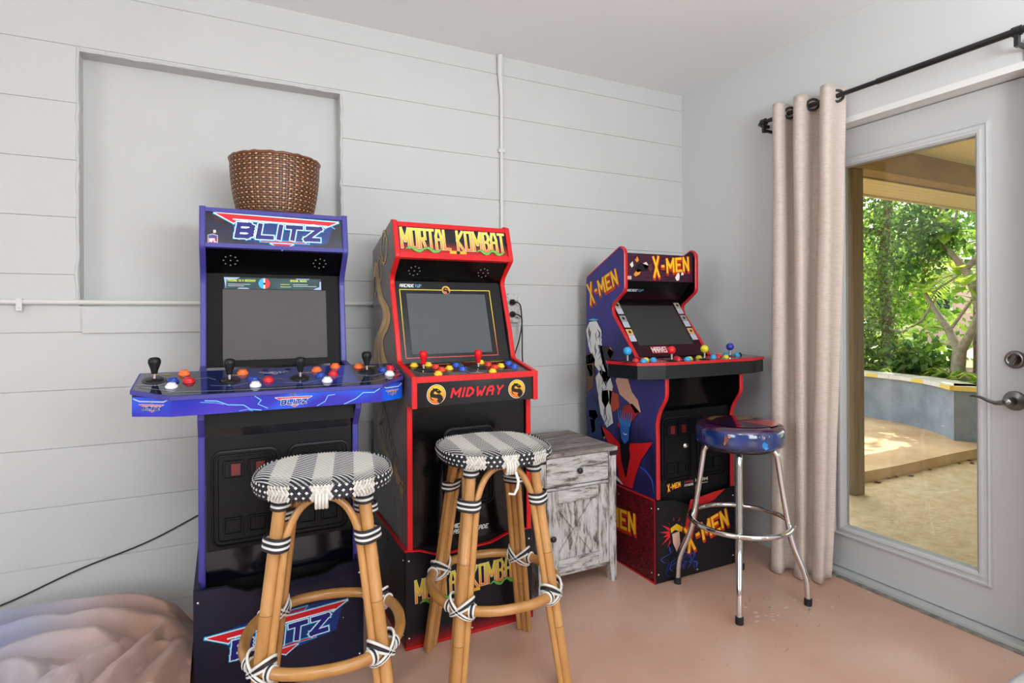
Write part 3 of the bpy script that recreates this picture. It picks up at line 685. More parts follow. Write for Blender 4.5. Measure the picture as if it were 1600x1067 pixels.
    k.add(lo, [list(range(6))[::-1]], 'black_plastic'); k.add(lo+hi, [(i, (i+1) % 6, 6+(i+1) % 6, 6+i) for i in range(6)], 'print', c('#171a3e'))
    cxm, cym = .166, 1.95
    PT = [(cxm+(x-cxm)*1.012, cym+(y-cym)*1.05) for x, y in PL]
    k.prism([(x, y, zt(y)-.010) for x, y in PT], [(x, y, zt(y)+.001) for x, y in PT], 'blue_trim', mside='blue_trim')
    FT = Fr((-.230, 1.86, .913+.001), (1, 0, 0), (0, 1, .27)); D_ = Vector((0, 1, .27)).length
    def T(x, y): return (x+.230, (y-1.86)*D_)
    k.flat(FT, [T(x, y) for x, y in PL], L, 'acrylic', c('#1c2038'))
    k.flat(FT, [T(-.06, 1.885), T(.39, 1.885), T(.39, 2.04), T(-.06, 2.04)], 2*L, 'acrylic', lambda x, y: mix(c('#12163a'), c('#243a8c'), .5+.5*math.sin(x*23)))
    g1 = c('#8f96a8')
    k.line(FT, [T(-.215, 1.935), T(-.12, 1.885), T(.06, 1.872), T(.27, 1.872), T(.45, 1.885), T(.545, 1.935)], .0025, 3*L, 'print_gloss', g1)
    for sx_, sy_ in ((-.182, 1.985), (.016, 1.951), (.219, 1.944), (.437, 1.977)):
        k.line(FT, [T(sx_-.05, sy_-.03), T(sx_+.01, sy_-.045), T(sx_+.06, sy_-.02)], .0022, 3*L, 'print_gloss', g1); k.disc(FT, *T(sx_, sy_), .032, 3*L, 'print_gloss', c('#3d4356'), 24); k.disc(FT, *T(sx_, sy_), .030, 4*L, 'print_gloss', c('#14151d'), 24)
        k.line(FT, [T(sx_+.07, sy_+.02), T(sx_+.10, sy_-.01), T(sx_+.14, sy_+.0), T(sx_+.16, sy_-.02)], .002, 3*L, 'print_gloss', g1)
        text(k, FT, 'START', *T(sx_+.0, sy_+.040), .008, [(.0016, c('#cfb94a'))], 'print_gloss', width=.04, lift=3*L)
    blitz_logo(k, FT, *T(.145, 2.0), .085, 'print_gloss', glow=False)
    for x, y in ((.12, 2.028), (.19, 2.028)): k.disc(FT, *T(x, y), .010, 4*L, 'print_gloss', c('#08080a'), 12, ry=.006)
    # front faces
    def face(a, b, fn):
        A = Vector((a[0], a[1], .856)); ex = Vector((b[0]-a[0], b[1]-a[1], 0)); F_ = Fr(A, ex, (0, 0, 1)); wd = ex.length; hh = zt((a[1]+b[1])/2)-.856-.010
        k.gridart(F_, wd, hh, max(6, int(wd/.012)), 5, L, 'print', lambda x, y: mix(mix(c('#1423a8'), c('#4a2fb0'), .5+.9*vnoise(a[0]*9+x*7, y*11, 1)), c('#1467f0'), max(0, vnoise(a[0]*9+x*6+9, y*9, 5))*2.2)); fn(F_, wd, hh)
    def mid(F_, wd, hh):
        bolt(k, F_, [(wd*.14, hh*.84), (wd*.19, hh*.78), (wd*.24, hh*.5), (wd*.31, hh*.42), (wd*.34, hh*.14), (wd*.39, hh*.03)], .0014); bolt(k, F_, [(wd*.12, hh*.76), (wd*.18, hh*.68), (wd*.22, hh*.55)], .0008)
        bolt(k, F_, [(wd*.36, hh*.94), (wd*.39, hh*.66), (wd*.375, hh*.42), (wd*.42, hh*.12)], .0012); bolt(k, F_, [(wd*.29, hh*.08), (wd*.33, hh*.14), (wd*.35, hh*.02)], .0008)
        bolt(k, F_, [(wd*.66, hh*.05), (wd*.70, hh*.3), (wd*.715, hh*.68), (wd*.75, hh*.72)], .0012); bolt(k, F_, [(wd*.80, hh*.04), (wd*.86, hh*.34), (wd*.90, hh*.72), (wd*.96, hh*.70), (wd*.99, hh*.93)], .0016)
        blitz_logo(k, F_, wd*.545, hh*.46, .105, glow=False, nfl=True)
    def small(F_, wd, hh):
        k.line(F_, [(wd*.05, hh*.9), (wd*.2, hh*.78), (wd*.8, hh*.76), (wd*.95, hh*.9)], .0035, 3*L, 'print', c('#bcc4cc')); blitz_logo(k, F_, wd*.5, hh*.46, wd*.62, glow=False, nfl=True)
    face(PL[0], PL[1], mid); face(PL[5], PL[0], small); face(PL[1], PL[2], small)
    k.seg(Fr((-.13, 1.859, .856)), (0, .022), (0, .024), .0001, 0, 'print', WHITE)
    obj('control_deck', k, root, off=base)
    nrm = Vector((0, -.27, 1)).normalized(); dz = lambda x, y: (x, y, zt(y)+.002)
    for x, y in [(-.182, 1.985), (.016, 1.951), (.219, 1.944), (.437, 1.977)]: joystick(root, dz(x, y), nrm, c('#17181b'), base)
    B = dict(o=[(-.108, 2.023), (.054, 2.008), (.277, 2.002), (.341, 2.03), (.419, 2.018)], b=[(-.134, 1.966), (.083, 1.945), (.282, 1.953), (.492, 1.975)], w=[(-.135, 1.925), (.086, 1.901), (.296, 1.908), (.505, 1.935)], r=[(-.092, 1.960), (.124, 1.935), (.323, 1.960), (.520, 1.988)])
    nmz = dict(o=('orange start button', '#f2702c'), b=('blue button', '#1f3f9c'), w=('white button', '#ececea'), r=('red button', '#d3202c'))
    for q, ps in B.items():
        for x, y in ps: tag(button(root, dz(x, y), nrm, c(nmz[q][1]), base), nmz[q][0], None)
    def art(k, F):
        blitz_logo(k, F.turn(.235, .165, 4), 0, 0, .40, glow=True, nfl=True)
        screws(k, F, [(.14, .19), (.08, .20), (.42, .17)], .002)
    riser(root, -.081, .403, 1.89, 2.38, .343, base, c('#15132a'), c('#1b1838'), [(.97, .001), (.84, .004), (.76, .024), (.30, .030), (.24, .018), (.18, .004)], art, back=.086)
    return root
cabinet_football()

# ---- fighting game cabinet (red and black)
def cabinet_fighting():
    xl, xr = .554, 1.026; W = xr-xl; base = Vector((.79, 2.14, 0)); xi = xl+TH; wi = W-2*TH
    root = thing('arcade_cabinet', 'red-edged black arcade cabinet with dragon badges, two red joysticks and a gold-scroll side', 'arcade cabinet', base, 0, 'arcade cabinets along the back wall')
    pf = [(1.895, .34), (1.895, .829), (1.838, .829), (1.838, .930), (2.016, .968), (2.046, 1.074), (2.112, 1.255), (2.112, 1.280), (2.030, 1.350), (2.070, 1.483), (2.090, 1.490), (2.385, 1.405), (2.385, .34)]
    prof = fillet(pf, {4: .012, 7: .02, 8: .01, 10: .01}); nf = len(prof)-2
    def art(k):
        F = Fr((xl, 2.385, 0), (0, -1, 0)); g0, g1, g2 = c('#d8a85c'), c('#b08a50'), c('#8f7650')
        pts = [(.03, 1.30), (.06, 1.335), (.10, 1.29), (.14, 1.235), (.21, 1.185), (.24, 1.145), (.18, 1.10), (.12, 1.05), (.14, .99), (.18, .94), (.20, .87)]
        sw = [(.015, 1.27), (.02, 1.33), (.055, 1.355), (.10, 1.33), (.125, 1.27), (.17, 1.21), (.25, 1.17), (.28, 1.13), (.25, 1.09), (.19, 1.06), (.17, 1.03), (.20, .98), (.28, .93), (.34, .87), (.02, .87), (.02, 1.00), (.05, 1.05), (.12, 1.09), (.17, 1.13), (.155, 1.165), (.10, 1.20), (.07, 1.25), (.06, 1.29), (.04, 1.30)]
        k.shape(F, [tuple(q) for q in smooth2(sw+[sw[0]], 3)[:-1]], L, 'laminate', g0, [(.010, c('#6b4f2c'))])
        k.ribbon(F, [(.05, 1.33), (.09, 1.29), (.12, 1.22), (.21, 1.15), (.20, 1.11), (.11, 1.05), (.10, .98), (.14, .90)], [.004, .012, .014, .02, .02, .02, .03, .04], 4*L, 'laminate', c('#e6bd78'))
        k.ribbon(F, [(.15, 1.04), (.13, .98), (.17, .93), (.25, .89)], [.003, .010, .012, .004], 4*L, 'laminate', g2)
        for cx_, cz_, r_ in ((.045, 1.262, .026), (.12, 1.318, .032), (.19, 1.40, .042)):
            k.ribbon(F, [(cx_+r_*math.cos(a*.8), cz_+1.5*r_*math.sin(a*.8)) for a in range(9)], [.004, .010, .012, .010, .006], 3*L, 'laminate', g0)
        k.ribbon(F, [(.14, 1.33), (.17, 1.36), (.20, 1.44), (.24, 1.42), (.245, 1.37)], [.006, .012, .010, .012, .004], 2*L, 'laminate', c('#8f9a4c'))
        random.seed(5)
        k.ribbon(F, [(.10, .83), (.15, .78), (.10, .72), (.13, .66), (.20, .62), (.26, .58), (.33, .56)], [.02, .07, .09, .10, .07, .05, .02], L, 'laminate', g2)
        k.ribbon(F, [(.12, .81), (.14, .76), (.09, .70), (.15, .64), (.22, .61), (.28, .57)], [.006, .02, .03, .03, .02, .01], 2*L, 'laminate', g1)
        for i in range(9):
            x = .08+.03*i; z = .82-.028*i; k.ribbon(F, [(x, z), (x+.03, z+.03), (x+.05, z-.01), (x+.03, z-.04)], [.003, .009, .007, .002], 3*L, 'laminate', mix(g2, g1, random.random()))
        k.ribbon(F, [(.33, .60), (.36, .56), (.40, .55), (.43, .52)], [.02, .045, .03, .006], 2*L, 'laminate', g1)
        for a in (-1, 0, 1): k.ribbon(F, [(.40, .55), (.43+.01*a, .535+.02*a), (.45+.01*a, .51+.02*a)], [.014, .012, .003], 3*L, 'laminate', g1)
    side_panel(root, xl, prof, nf-1, c('#665856'), 'red_trim', base, art, matt='laminate'); side_panel(root, xr-TH, prof, nf-1, c('#453b3b'), 'red_trim', base, left=False)
    F, h = panelF(xi, (2.032, 1.352), (2.070, 1.478), .004); k = board(F, wi, h, .012, 'black_plastic')
    k.gridart(F, wi, h, 20, 10, L*.5, 'print_gloss', lambda x, y: mix(mix(c('#c41a1c'), c('#6a1512'), (y/h-.12)*4), c('#17131a'), (y/h-.3)*5))
    k.seg(F, (wi*.44, h*.93), (wi*.56, h*.93), .008, L, 'print_gloss', c('#5c1c2c'), 0)
    mk_logo(k, F, wi*.018, h*.09, wi*.965, h*.83, 'print_gloss'); obj('marquee', k, root, off=base)
    for zz, hh in ((-.006, .022), (h-.014, .018)):
        k = MB(); k.box((0, zz, -.012), (wi, zz+hh, .005), 'red_trim', F=F); obj('marquee_trim', k, root, off=base)
    k = MB(); k.prism([(xi, 2.075, 1.470), (xi, 2.375, 1.390), (xi, 2.375, 1.402), (xi, 2.075, 1.482)], [(xr-TH, 2.075, 1.470), (xr-TH, 2.375, 1.390), (xr-TH, 2.375, 1.402), (xr-TH, 2.075, 1.482)], 'black_plastic'); obj('top_panel', k, root, off=base)
    F, h = panelF(xi, (2.126, 1.262), (2.044, 1.352), 0); k = board(F, wi, h, .01, 'black_gloss'); speakers(k, F, wi, h*1.1, (.16, .80)); obj('speaker_panel', k, root, off=base)
    F, h = panelF(xi, (2.022, .958), (2.122, 1.266), 0); k = board(F, wi, h, .01, 'black_gloss')
    yel = lambda x, y: mix(c('#c02d38'), c('#d6c23a'), (y/h-.12)*1.9)
    a, b, d, e = .020, .024, wi-.052, .290
    for P_ in (((a, b), (a, e)), ((a, e), (d, e)), ((d, b), (d, e)), ((a, b), (d, b))):
        for i in range(10):
            p = Vector(P_[0]).lerp(Vector(P_[1]), i/10); q = Vector(P_[0]).lerp(Vector(P_[1]), (i+1)/10); k.seg(F, p, q, .0035, L, 'print_gloss', yel)
    arcade_mark(k, F, .022, .300, .085); dragon_badge(k, F, (a+d)/2, e, .017)
    k.box((.044, .037, 0), (wi-.075, .274, .0015), 'screen_cool', F=F)
    obj('screen', k, root, off=base)
    # deck
    F, h = panelF(xi, (1.840, .925), (2.020, .9625), 0); k = board(F, wi, h, .01, 'deck_grey')
    def T(x, y): return (x-xi, (y-1.840)*1.0215)
    for ox in (0, .203):
        O = [T(.575+ox, 2.0), T(.575+ox, 1.955), T(.605+ox, 1.905), T(.655+ox, 1.895), T(.775+ox, 1.895), T(.775+ox, 2.0)]
        if ox: O = [T(.79, 2.0), T(.785, 1.955), T(.81, 1.905), T(.86, 1.895), T(.985, 1.895), T(.985, 1.99)]
        k.shape(F, O, L, 'print_gloss', c('#4a1518'), [(.006, c('#d9d2bf')), (.003, c('#171616'))])
        k.disc(F, *T(.625+ox, 1.934), .034, 6*L, 'print_gloss', c('#121212'), 24)
        k.line(F, [T(.67+ox, 1.985), T(.74+ox, 1.985)], .007, 6*L, 'print_gloss', c('#a08a6a'))
    k.flat(F, [T(.70, 2.005), T(.78, 2.005), T(.78, 1.99), T(.70, 1.99)], L, 'print_gloss', c('#9a8a2a')); k.flat(F, [T(.80, 2.008), T(.97, 2.008), T(.96, 1.995), T(.80, 1.995)], L, 'print_gloss', c('#a3923a'))
    text(k, F, 'MORTAL KOMBAT', *T(.70, 1.868), .010, [(.0016, c('#d8cdb4'))], width=.14, lift=2*L)
    text(k, F, 'START SELECT', *T(.70, 1.853), .007, [(.0012, c('#c9534a'))], width=.10, lift=2*L)
    obj('control_deck', k, root, off=base)
    k = MB(); k.box((xi, 1.8365, .912), (xr-TH, 1.849, .932), 'red_trim'); obj('deck_trim', k, root, off=base)
    F = Fr((xi, 1.842, .832)); k = board(F, wi, .080, .012, 'print_gloss', c('#17161a'))
    dragon_badge(k, F, .069, .038, .0335); dragon_badge(k, F, wi-.067, .038, .0335)
    text(k, F, 'MIDWAY', .122, .026, .027, [(.0072, c('#d4232b'))], skew=.28, width=.188, lift=L, aspect=.62, gap=.42)
    obj('deck_front', k, root, off=base)
    k = MB(); k.box((xi, 1.845, .829), (xr-TH, 2.28, .832), 'black_plastic'); obj('deck_underside', k, root, off=base)
    nrm = Vector((0, -.21, 1)).normalized(); dz = lambda x, y: (x, y, .925+.2083*(y-1.84))
    for x, y in ((.625, 1.936), (.829, 1.926)): joystick(root, dz(x, y), nrm, c('#d8161d'), base, 'bat', .068, .0145)
    B = dict(y=('yellow button', '#f0c62c', [(.606, 1.985), (.659, 1.985), (.719, 1.932), (.658, 1.876), (.864, 1.985), (.922, 1.930), (.862, 1.872)]), r=('red button', '#dc3a24', [(.676, 1.955), (.686, 1.918), (.882, 1.955), (.892, 1.917)]), b=('blue button', '#1f56c2', [(.758, 1.965), (.762, 1.912), (.966, 1.955), (.968, 1.910)]))
    for q, (lb, hx_, ps) in B.items():
        for x, y in ps: tag(button(root, dz(x, y), nrm, c(hx_), base, .0150), lb, None)
    F = Fr((xi, 1.905, .34)); k = board(F, wi, .49, .012, 'black_gloss')
    text(k, F, 'MIDWAY', .145, .046, .013, [(.0026, c('#e8e8e8'))], skew=.25, width=.075, lift=L); text(k, F, 'CLASSIC ARCADE', .128, .026, .013, [(.0026, c('#e8e8e8'))], skew=.25, width=.155, lift=L)
    k.ribbon(F, [(.112, .024), (.100, .040), (.118, .050), (.122, .032), (.116, .018), (.130, .030)], [.002, .005, .004, .005, .002], L, 'print', c('#e8e8e8'))
    obj('front_panel', k, root, off=base)
    coin_door(root, F, .115, .115, .310, .400, base, slots=False)
    def fa(k, F): 
        k.gridart(F, .49, .06, 10, 4, L*.5, 'print', lambda x, y: mix(c('#a01a1c'), c('#16131a'), y/.05)); mk_logo(k, F.turn(.034, .135, 2), 0, 0, .40, .105)
    def sa(k):
        F = Fr((.547, 2.38, 0), (0, -1, 0)); k.line(F, [(.2, .12), (.24, .2), (.3, .22), (.33, .3), (.37, .22), (.38, .14), (.33, .1)], .002, L, 'print', c('#4b4a4a'))
    riser(root, .547, 1.033, 1.90, 2.38, .337, base, c('#15131a'), c('#2e272b'), [(.93, .0), (.80, .004), (.66, .026), (.34, .034), (.22, .030), (.10, .006)], fa, sa, edge='red_trim')
    k = MB(); k.box((.5455, 1.9, .332), (.5535, 2.38, .340), 'red_trim'); obj('riser_trim', k, root, off=base)
    k = MB(); k.box((.5455, 1.9005, .004), (.5475, 2.38, .010), 'red_trim'); obj('riser_trim', k, root, off=base)
    k = MB(); k.box((.5475, 1.8985, .004), (1.0325, 1.901, .010), 'red_trim'); obj('riser_trim', k, root, off=base)
cabinet_fighting()

# ---- comic cabinet (purple side)
def cabinet_comic():
    xl, xr = 1.627, 2.072; W = xr-xl; base = Vector((1.85, 2.15, 0)); xi = xl+TH; wi = W-2*TH
    root = thing('arcade_cabinet', 'purple-sided arcade cabinet in the corner with ball-top joysticks on a black winged deck', 'arcade cabinet', base, 0, 'arcade cabinets along the back wall')
    pf = [(1.888, .355), (1.888, .640), (1.905, .680), (1.832, .790), (1.832, .90), (1.86, .94), (2.020, .945), (2.198, 1.150), (2.198, 1.178), (2.100, 1.245), (2.100, 1.432), (2.130, 1.450), (2.407, 1.322), (2.407, .355)]
    pf[1] = (1.888, .60); pf[2] = (1.892, .70)
    prof = fillet(pf, {2: .05, 3: .02, 7: .035, 8: .02, 9: .02, 10: .02, 11: .012, 12: .02}); nf = len(prof)-2
    random.seed(21)
    def art(k):
        F = Fr((xl, 2.407, 0), (0, -1, 0)); W_ = .52
        # deep blue sheet under the loose comic shapes, cut to the lower body
        def bgc(x, y): return mix(mix(c('#2b2a5c'), c('#3a3786'), y*1.3-.4), c('#141428'), max(0, vnoise(x*7, y*6, 2))*1.6*(1 if y < 1.0 else .3))
        k.gridart(F.turn(.004, .36), .508, .43, 30, 26, L, 'print', lambda x, y: bgc(x, y+.36))
        k.gridart(F.turn(.004, .79), .555, .135, 30, 9, L, 'print', lambda x, y: bgc(x, y+.79))
        k.flat(F, [(.004, .925), (.54, .925), (.375, .95), (.215, 1.14), (.205, 1.18), (.30, 1.25), (.30, 1.43), (.275, 1.44), (.01, 1.32), (.004, 1.31)], L, 'print', lambda x, y: bgc(x, y))
        xmen(k, F, .036, 1.205, .235, 19)
        w_, bk = c('#e8e6e2'), c('#16141c')
        def blob(pts, cl, out=True, l=3): k.shape(F, pts, l*L, 'print', cl, [(.004, bk)] if out else ())
        # pale streaked mass
        blob([(.0, 1.06), (.03, 1.10), (.09, 1.105), (.13, 1.06), (.135, .98), (.16, .90), (.20, .84), (.16, .80), (.11, .86), (.06, .90), (.02, .98)], w_)
        for i in range(26):
            x = random.uniform(.01, .14); z = random.uniform(.84, 1.09); k.ribbon(F, [(x, z), (x+random.uniform(-.01, .02), z-.02), (x+random.uniform(-.01, .02), z-.045)], [.002, random.uniform(.004, .009), .001], 6*L, 'print', bk if i % 4 else c('#5a7fb0'))
        k.flat(F, [(.02, 1.11), (.06, 1.118), (.11, 1.112), (.07, 1.105)], 4*L, 'print', c('#58b3d8'))
        blob([(.10, .99), (.18, .985), (.23, .96), (.22, .90), (.17, .85), (.14, .90)], c('#2a2630')); blob([(.175, .955), (.20, .985), (.225, .96), (.20, .925)], c('#cf7f33'))
        blob([(.0, .93), (.04, .95), (.075, .92), (.07, .86), (.06, .78), (.0, .74)], c('#6b4a34')); blob([(.0, .93), (.05, .945), (.07, .92), (.05, .895), (.0, .89)], c('#d8752f')); blob([(.005, .885), (.05, .89), (.055, .84), (.02, .82)], c('#dcae8e'))
        blob([(.08, .83), (.12, .87), (.19, .86), (.22, .80), (.20, .72), (.22, .63), (.17, .60), (.12, .66), (.10, .74)], w_)
        for i in range(16):
            x = random.uniform(.09, .2); z = random.uniform(.64, .85); k.ribbon(F, [(x, z), (x+.008, z-.02), (x-.004, z-.045)], [.002, .006, .001], 6*L, 'print', bk if i % 3 else c('#8aa6c8'))
        blob([(.13, .77), (.18, .78), (.19, .73), (.16, .69), (.13, .72)], c('#6c4a3a')); blob([(.0, .72), (.05, .74), (.10, .70), (.12, .62), (.16, .56), (.10, .52), (.03, .56), (.0, .62)], c('#1d2f66'))
        blob([(.02, .66), (.08, .67), (.10, .64), (.07, .62), (.02, .63)], c('#e8b52c')); blob([(.03, .62), (.07, .62), (.075, .57), (.05, .55)], c('#e2b28f'))
        blob([(.24, .83), (.27, .87), (.33, .85), (.36, .79), (.40, .76), (.42, .71), (.38, .70), (.34, .74), (.27, .77)], c('#d9a590')); blob([(.19, .78), (.26, .77), (.27, .71), (.22, .68), (.19, .72)], c('#b5452a'))
        blob([(.30, .72), (.36, .74), (.41, .71), (.36, .66), (.30, .61), (.25, .62)], c('#a01f26')); blob([(.12, .60), (.18, .58), (.15, .54), (.13, .56)], c('#e0aa3a'))
        red = c('#cf2026')
        blob([(.13, .60), (.19, .585), (.27, .545), (.31, .44), (.345, .56), (.42, .575), (.50, .595), (.42, .50), (.385, .43), (.36, .36), (.27, .36), (.25, .44), (.20, .50)], red, l=5)
        blob([(.27, .57), (.33, .58), (.345, .50), (.315, .40), (.285, .47)], c('#15131c'), l=8); blob([(.275, .635), (.31, .66), (.345, .635), (.34, .575), (.31, .55), (.285, .57)], c('#2a5fae'), l=10)
        for a in range(7): k.ribbon(F, [(.29+.009*a, .635), (.27+.014*a, .66), (.262+.017*a, .70)], [.010, .008, .002], 12*L, 'print', c('#2f79c4'))
        k.ribbon(F, [(.30, .60), (.315, .594), (.33, .60)], [.002, .005, .002], 13*L, 'print', w_); k.ribbon(F, [(.16, .40), (.20, .37), (.24, .38), (.29, .362)], [.01, .03, .02, .004], 7*L, 'print', w_)
        k.ribbon(F, [(.40, .47), (.45, .46), (.49, .43), (.50, .38)], [.003, .008, .008, .002], 4*L, 'print', c('#3f55c4'))
    side_panel(root, xl, prof, nf-1, c('#38357c'), 'red_trim_dark', base, art); side_panel(root, xr-TH, prof, nf-1, c('#38357c'), 'red_trim_dark', base, left=False)
    F = Fr((xi, 2.118, 1.292)); h = .128; k = board(F, wi, h, .012, 'black_plastic')
    k.gridart(F, wi, h, 70, 22, L*.5, 'print', lambda x, y: mix(c('#4c2537'), c('#331829'), .5+.5*math.sin(y*420+3*vnoise(x*40, y*40))))
    k.flat(F, [(.002, .006), (.038, .006), (.038, .022), (.002, .022)], L, 'print', c('#d8b9b4'))
    def bl(pts, cl): k.shape(F, pts, L, 'print', cl, [(.003, c('#16131a'))])
    bl([(.028, .075), (.045, .09), (.05, .07), (.04, .06)], c('#e8e0d8')); bl([(.055, .06), (.09, .085), (.13, .075), (.14, .05), (.10, .045), (.07, .04)], c('#1d1820')); bl([(.058, .095), (.072, .115), (.082, .095), (.07, .085)], c('#d98a35'))
    bl([(.05, .03), (.075, .055), (.095, .05), (.085, .03), (.06, .02)], c('#e09038')); bl([(.10, .08), (.125, .09), (.14, .07), (.12, .055)], c('#e6d8ce')); bl([(.125, .07), (.155, .085), (.165, .06), (.15, .04)], c('#6a3038'))
    bl([(.30, .02), (.325, .055), (.35, .055), (.355, .035), (.33, .03), (.325, .008), (.31, .006)], c('#eceae6')); bl([(.325, .045), (.34, .045), (.335, .015)], c('#16131a'))
    xmen(k, F, .170, .038, .215, 6); obj('marquee', k, root, off=base)
    k = MB(); k.prism([(xi, 2.12, 1.412), (xi, 2.16, 1.412), (xi, 2.395, 1.305), (xi, 2.395, 1.293), (xi, 2.12, 1.40)], [(xr-TH, 2.12, 1.412), (xr-TH, 2.16, 1.412), (xr-TH, 2.395, 1.305), (xr-TH, 2.395, 1.293), (xr-TH, 2.12, 1.40)], 'black_plastic'); obj('top_panel', k, root, off=base)
    pat = lambda x, y: mix(c('#3a0f20'), c('#17080f'), .5+.7*math.sin(y*520)*math.sin(x*260+9*vnoise(x*30, y*30)))
    F, h = panelF(xi, (2.215, 1.208), (2.128, 1.292), 0); k = board(F, wi, h, .01, 'black_plastic')
    k.gridart(F, wi, h*.62, 90, 20, L*.5, 'print', lambda x, y: mix(pat(x, y), c('#0e0e12'), y/(h*.55)))
    arcade_mark(k, F, .05, h*.46, .10); obj('speaker_panel', k, root, off=base)
    F, h = panelF(xi, (2.028, .945), (2.245, 1.235), 0); k = board(F, wi, h, .01, 'black_plastic')
    k.gridart(F, wi, h, 100, 70, L*.5, 'print', pat)
    k.flat(F, [(.0, h*.82), (wi, h*.82), (wi, h), (0, h)], L, 'print', c('#0b0a0c'))  # black top of the bezel, with the overhang's shadow painted in
    k.box((.038, .062, 0), (wi-.052, .290, .0015), 'screen_dark', F=F)
    for sx_ in (.002, wi-.040):
        for i in range(3):
            y = .085+i*.078; k.flat(F, [(sx_, y), (sx_+.034, y), (sx_+.034, y+.034), (sx_, y+.034)], 4*L, 'print', c('#c6c8d4')); k.flat(F, [(sx_, y+.036), (sx_+.034, y+.036), (sx_+.034, y+.068), (sx_, y+.068)], 4*L, 'print', (c('#d7b26a'), c('#a09a9a'), c('#b3a98a'))[i])
            k.disc(F, sx_+.018, y+.052, .009, 5*L, 'print', (c('#4a3a20'), c('#2a2430'), c('#2a2a18'))[i], 7)
            for q in range(3): k.seg(F, (sx_+.004, y+.008+.009*q), (sx_+.028, y+.008+.009*q), .0016, 5*L, 'print', c('#6a6c80'), 0)
    T = F.turn(.098, .020); k.flat(T, [(-.004, -.004), (.096, -.004), (.096, .034), (-.004, .034)], 3*L, 'print', c('#a3182a')); text(k, T, 'MARVEL', 0, .002, .026, [(.0040, c('#e6e0de'))], width=.092, lift=4*L, aspect=.7)
    obj('screen', k, root, off=base)
    # winged deck
    PL = [(1.600, 1.800), (2.100, 1.800), (2.212, 1.839), (2.250, 1.985), (1.450, 1.985), (1.488, 1.839)]
    PL = [(1.600, 1.800), (2.100, 1.800), (2.212, 1.839), (2.250, 1.985), (2.22, 2.03), (1.48, 2.03), (1.450, 1.985), (1.488, 1.839)]; n = len(PL)
    k = MB(); lo = [(x, y, .873) for x, y in PL]; hi = [(x, y, .930) for x, y in PL]
    k.prism(lo, hi, 'black_plastic', mside='deck_edge')
    cxm, cym = 1.85, 1.93; PT = [(cxm+(x-cxm)*1.014, cym+(y-cym)*1.03) for x, y in PL]
    k.prism([(x, y, .929) for x, y in PT], [(x, y, .941) for x, y in PT], 'print', c('#6a5c60'), mside='red_trim_dark')
    FT = Fr((1.45, 1.80, .941), (1, 0, 0), (0, 1, 0)); k.flat(FT, [(x-1.45, y-1.80) for x, y in PT], L, 'print_gloss', c('#47202c'))
    for x in (.05, .20, .39, .60): k.flat(FT, [(x, .02), (x+.13, .02), (x+.11, .10), (x-.01, .10)], 2*L, 'print_gloss', c('#8a1c28'))
    text(k, FT, 'X-MEN', .20, .12, .03, [(.006, c('#d8c8d8'))], 'print_gloss', width=.13, lift=2*L)
    obj('control_deck', k, root, off=base); up_ = Vector((0, 0, 1)); dz = lambda x, y: (x, y, .942)
    for (x, y), hx_ in zip([(1.474, 1.885), (1.672, 1.845), (1.850, 1.838), (2.075, 1.905)], ('#2a9ad6', '#d6202c', '#c9c02c', '#2a3a9c')): joystick(root, dz(x, y), up_, c(hx_), base, 'ball', .062, .0175)
    B = (('red button', '#cc2230', [(1.52, 1.89), (1.727, 1.865), (1.75, 1.90), (1.990, 1.894)]), ('light blue button', '#2f9fd8', [(1.535, 1.858), (1.615, 1.892), (1.755, 1.840), (1.955, 1.890), (2.140, 1.924), (2.11, 1.96)]), ('yellow button', '#cfc437', [(1.585, 1.905), (1.785, 1.860), (1.869, 1.890), (1.990, 1.850)]), ('orange button', '#cc6a2a', [(2.03, 1.93)]), ('black button', '#1c1c20', [(2.17, 1.94)]))
    for lb, hx_, ps in B:
        for x, y in ps: tag(button(root, dz(x, y), up_, c(hx_), base, .0150), lb, None)
    k = MB(); k.prism([(xi, 1.90, .70), (xi, 2.10, .80), (xi, 2.10, .873), (xi, 1.845, .873)][:4], [(xr-TH, 1.90, .70), (xr-TH, 2.10, .80), (xr-TH, 2.10, .873), (xr-TH, 1.845, .873)][:4], 'black_gloss') if False else k.box((xi, 1.95, .70), (xr-TH, 1.965, .873), 'black_gloss')
    obj('deck_support', k, root, off=base)
    F = Fr((xi, 1.902, .36)); k = board(F, wi, .36, .012, 'coin_plastic')
    xmen(k, F, .055, .022, .070, 8); text(k, F, 'CAPTAIN', .150, .040, .007, [(.0014, c('#d84a6a'))], width=.05, lift=L); text(k, F, 'AVENGERS', .150, .026, .008, [(.0016, c('#e8e4e0'))], width=.05, lift=L); text(k, F, 'KONAMI', .215, .038, .012, [(.0024, c('#e8e0c8'))], width=.07, lift=L); k.seg(F, (.215, .028), (.285, .028), .002, L, 'print', c('#e8e0c8'))
    obj('front_panel', k, root, off=base)
    coin_door(root, F, .018, .052, .190, .338, base, knob=True); coin_door(root, F, .222, .052, .396, .338, base)
    def fa(k, F):
        k.flat(F, [(.16, .22), (.19, .33), (.25, .335), (.33, .345), (.40, .35), (.33, .31), (.24, .29), (.20, .16)], L, 'print', c('#c82428'))
        cx_, cz_ = .095, .205
        P = []
        for i in range(28): r_ = (.085 if i % 2 else .035)*(1 if i % 3 else .75); a = 2*PI*i/28; P.append((cx_+r_*math.cos(a), cz_+r_*.8*math.sin(a)))
        k.flat(F, P, 2*L, 'print', c('#d8262c')); k.flat(F, [(.07, .25), (.11, .26), (.14, .235), (.15, .16), (.13, .09), (.10, .11), (.075, .17)], 3*L, 'print', c('#16161c'))
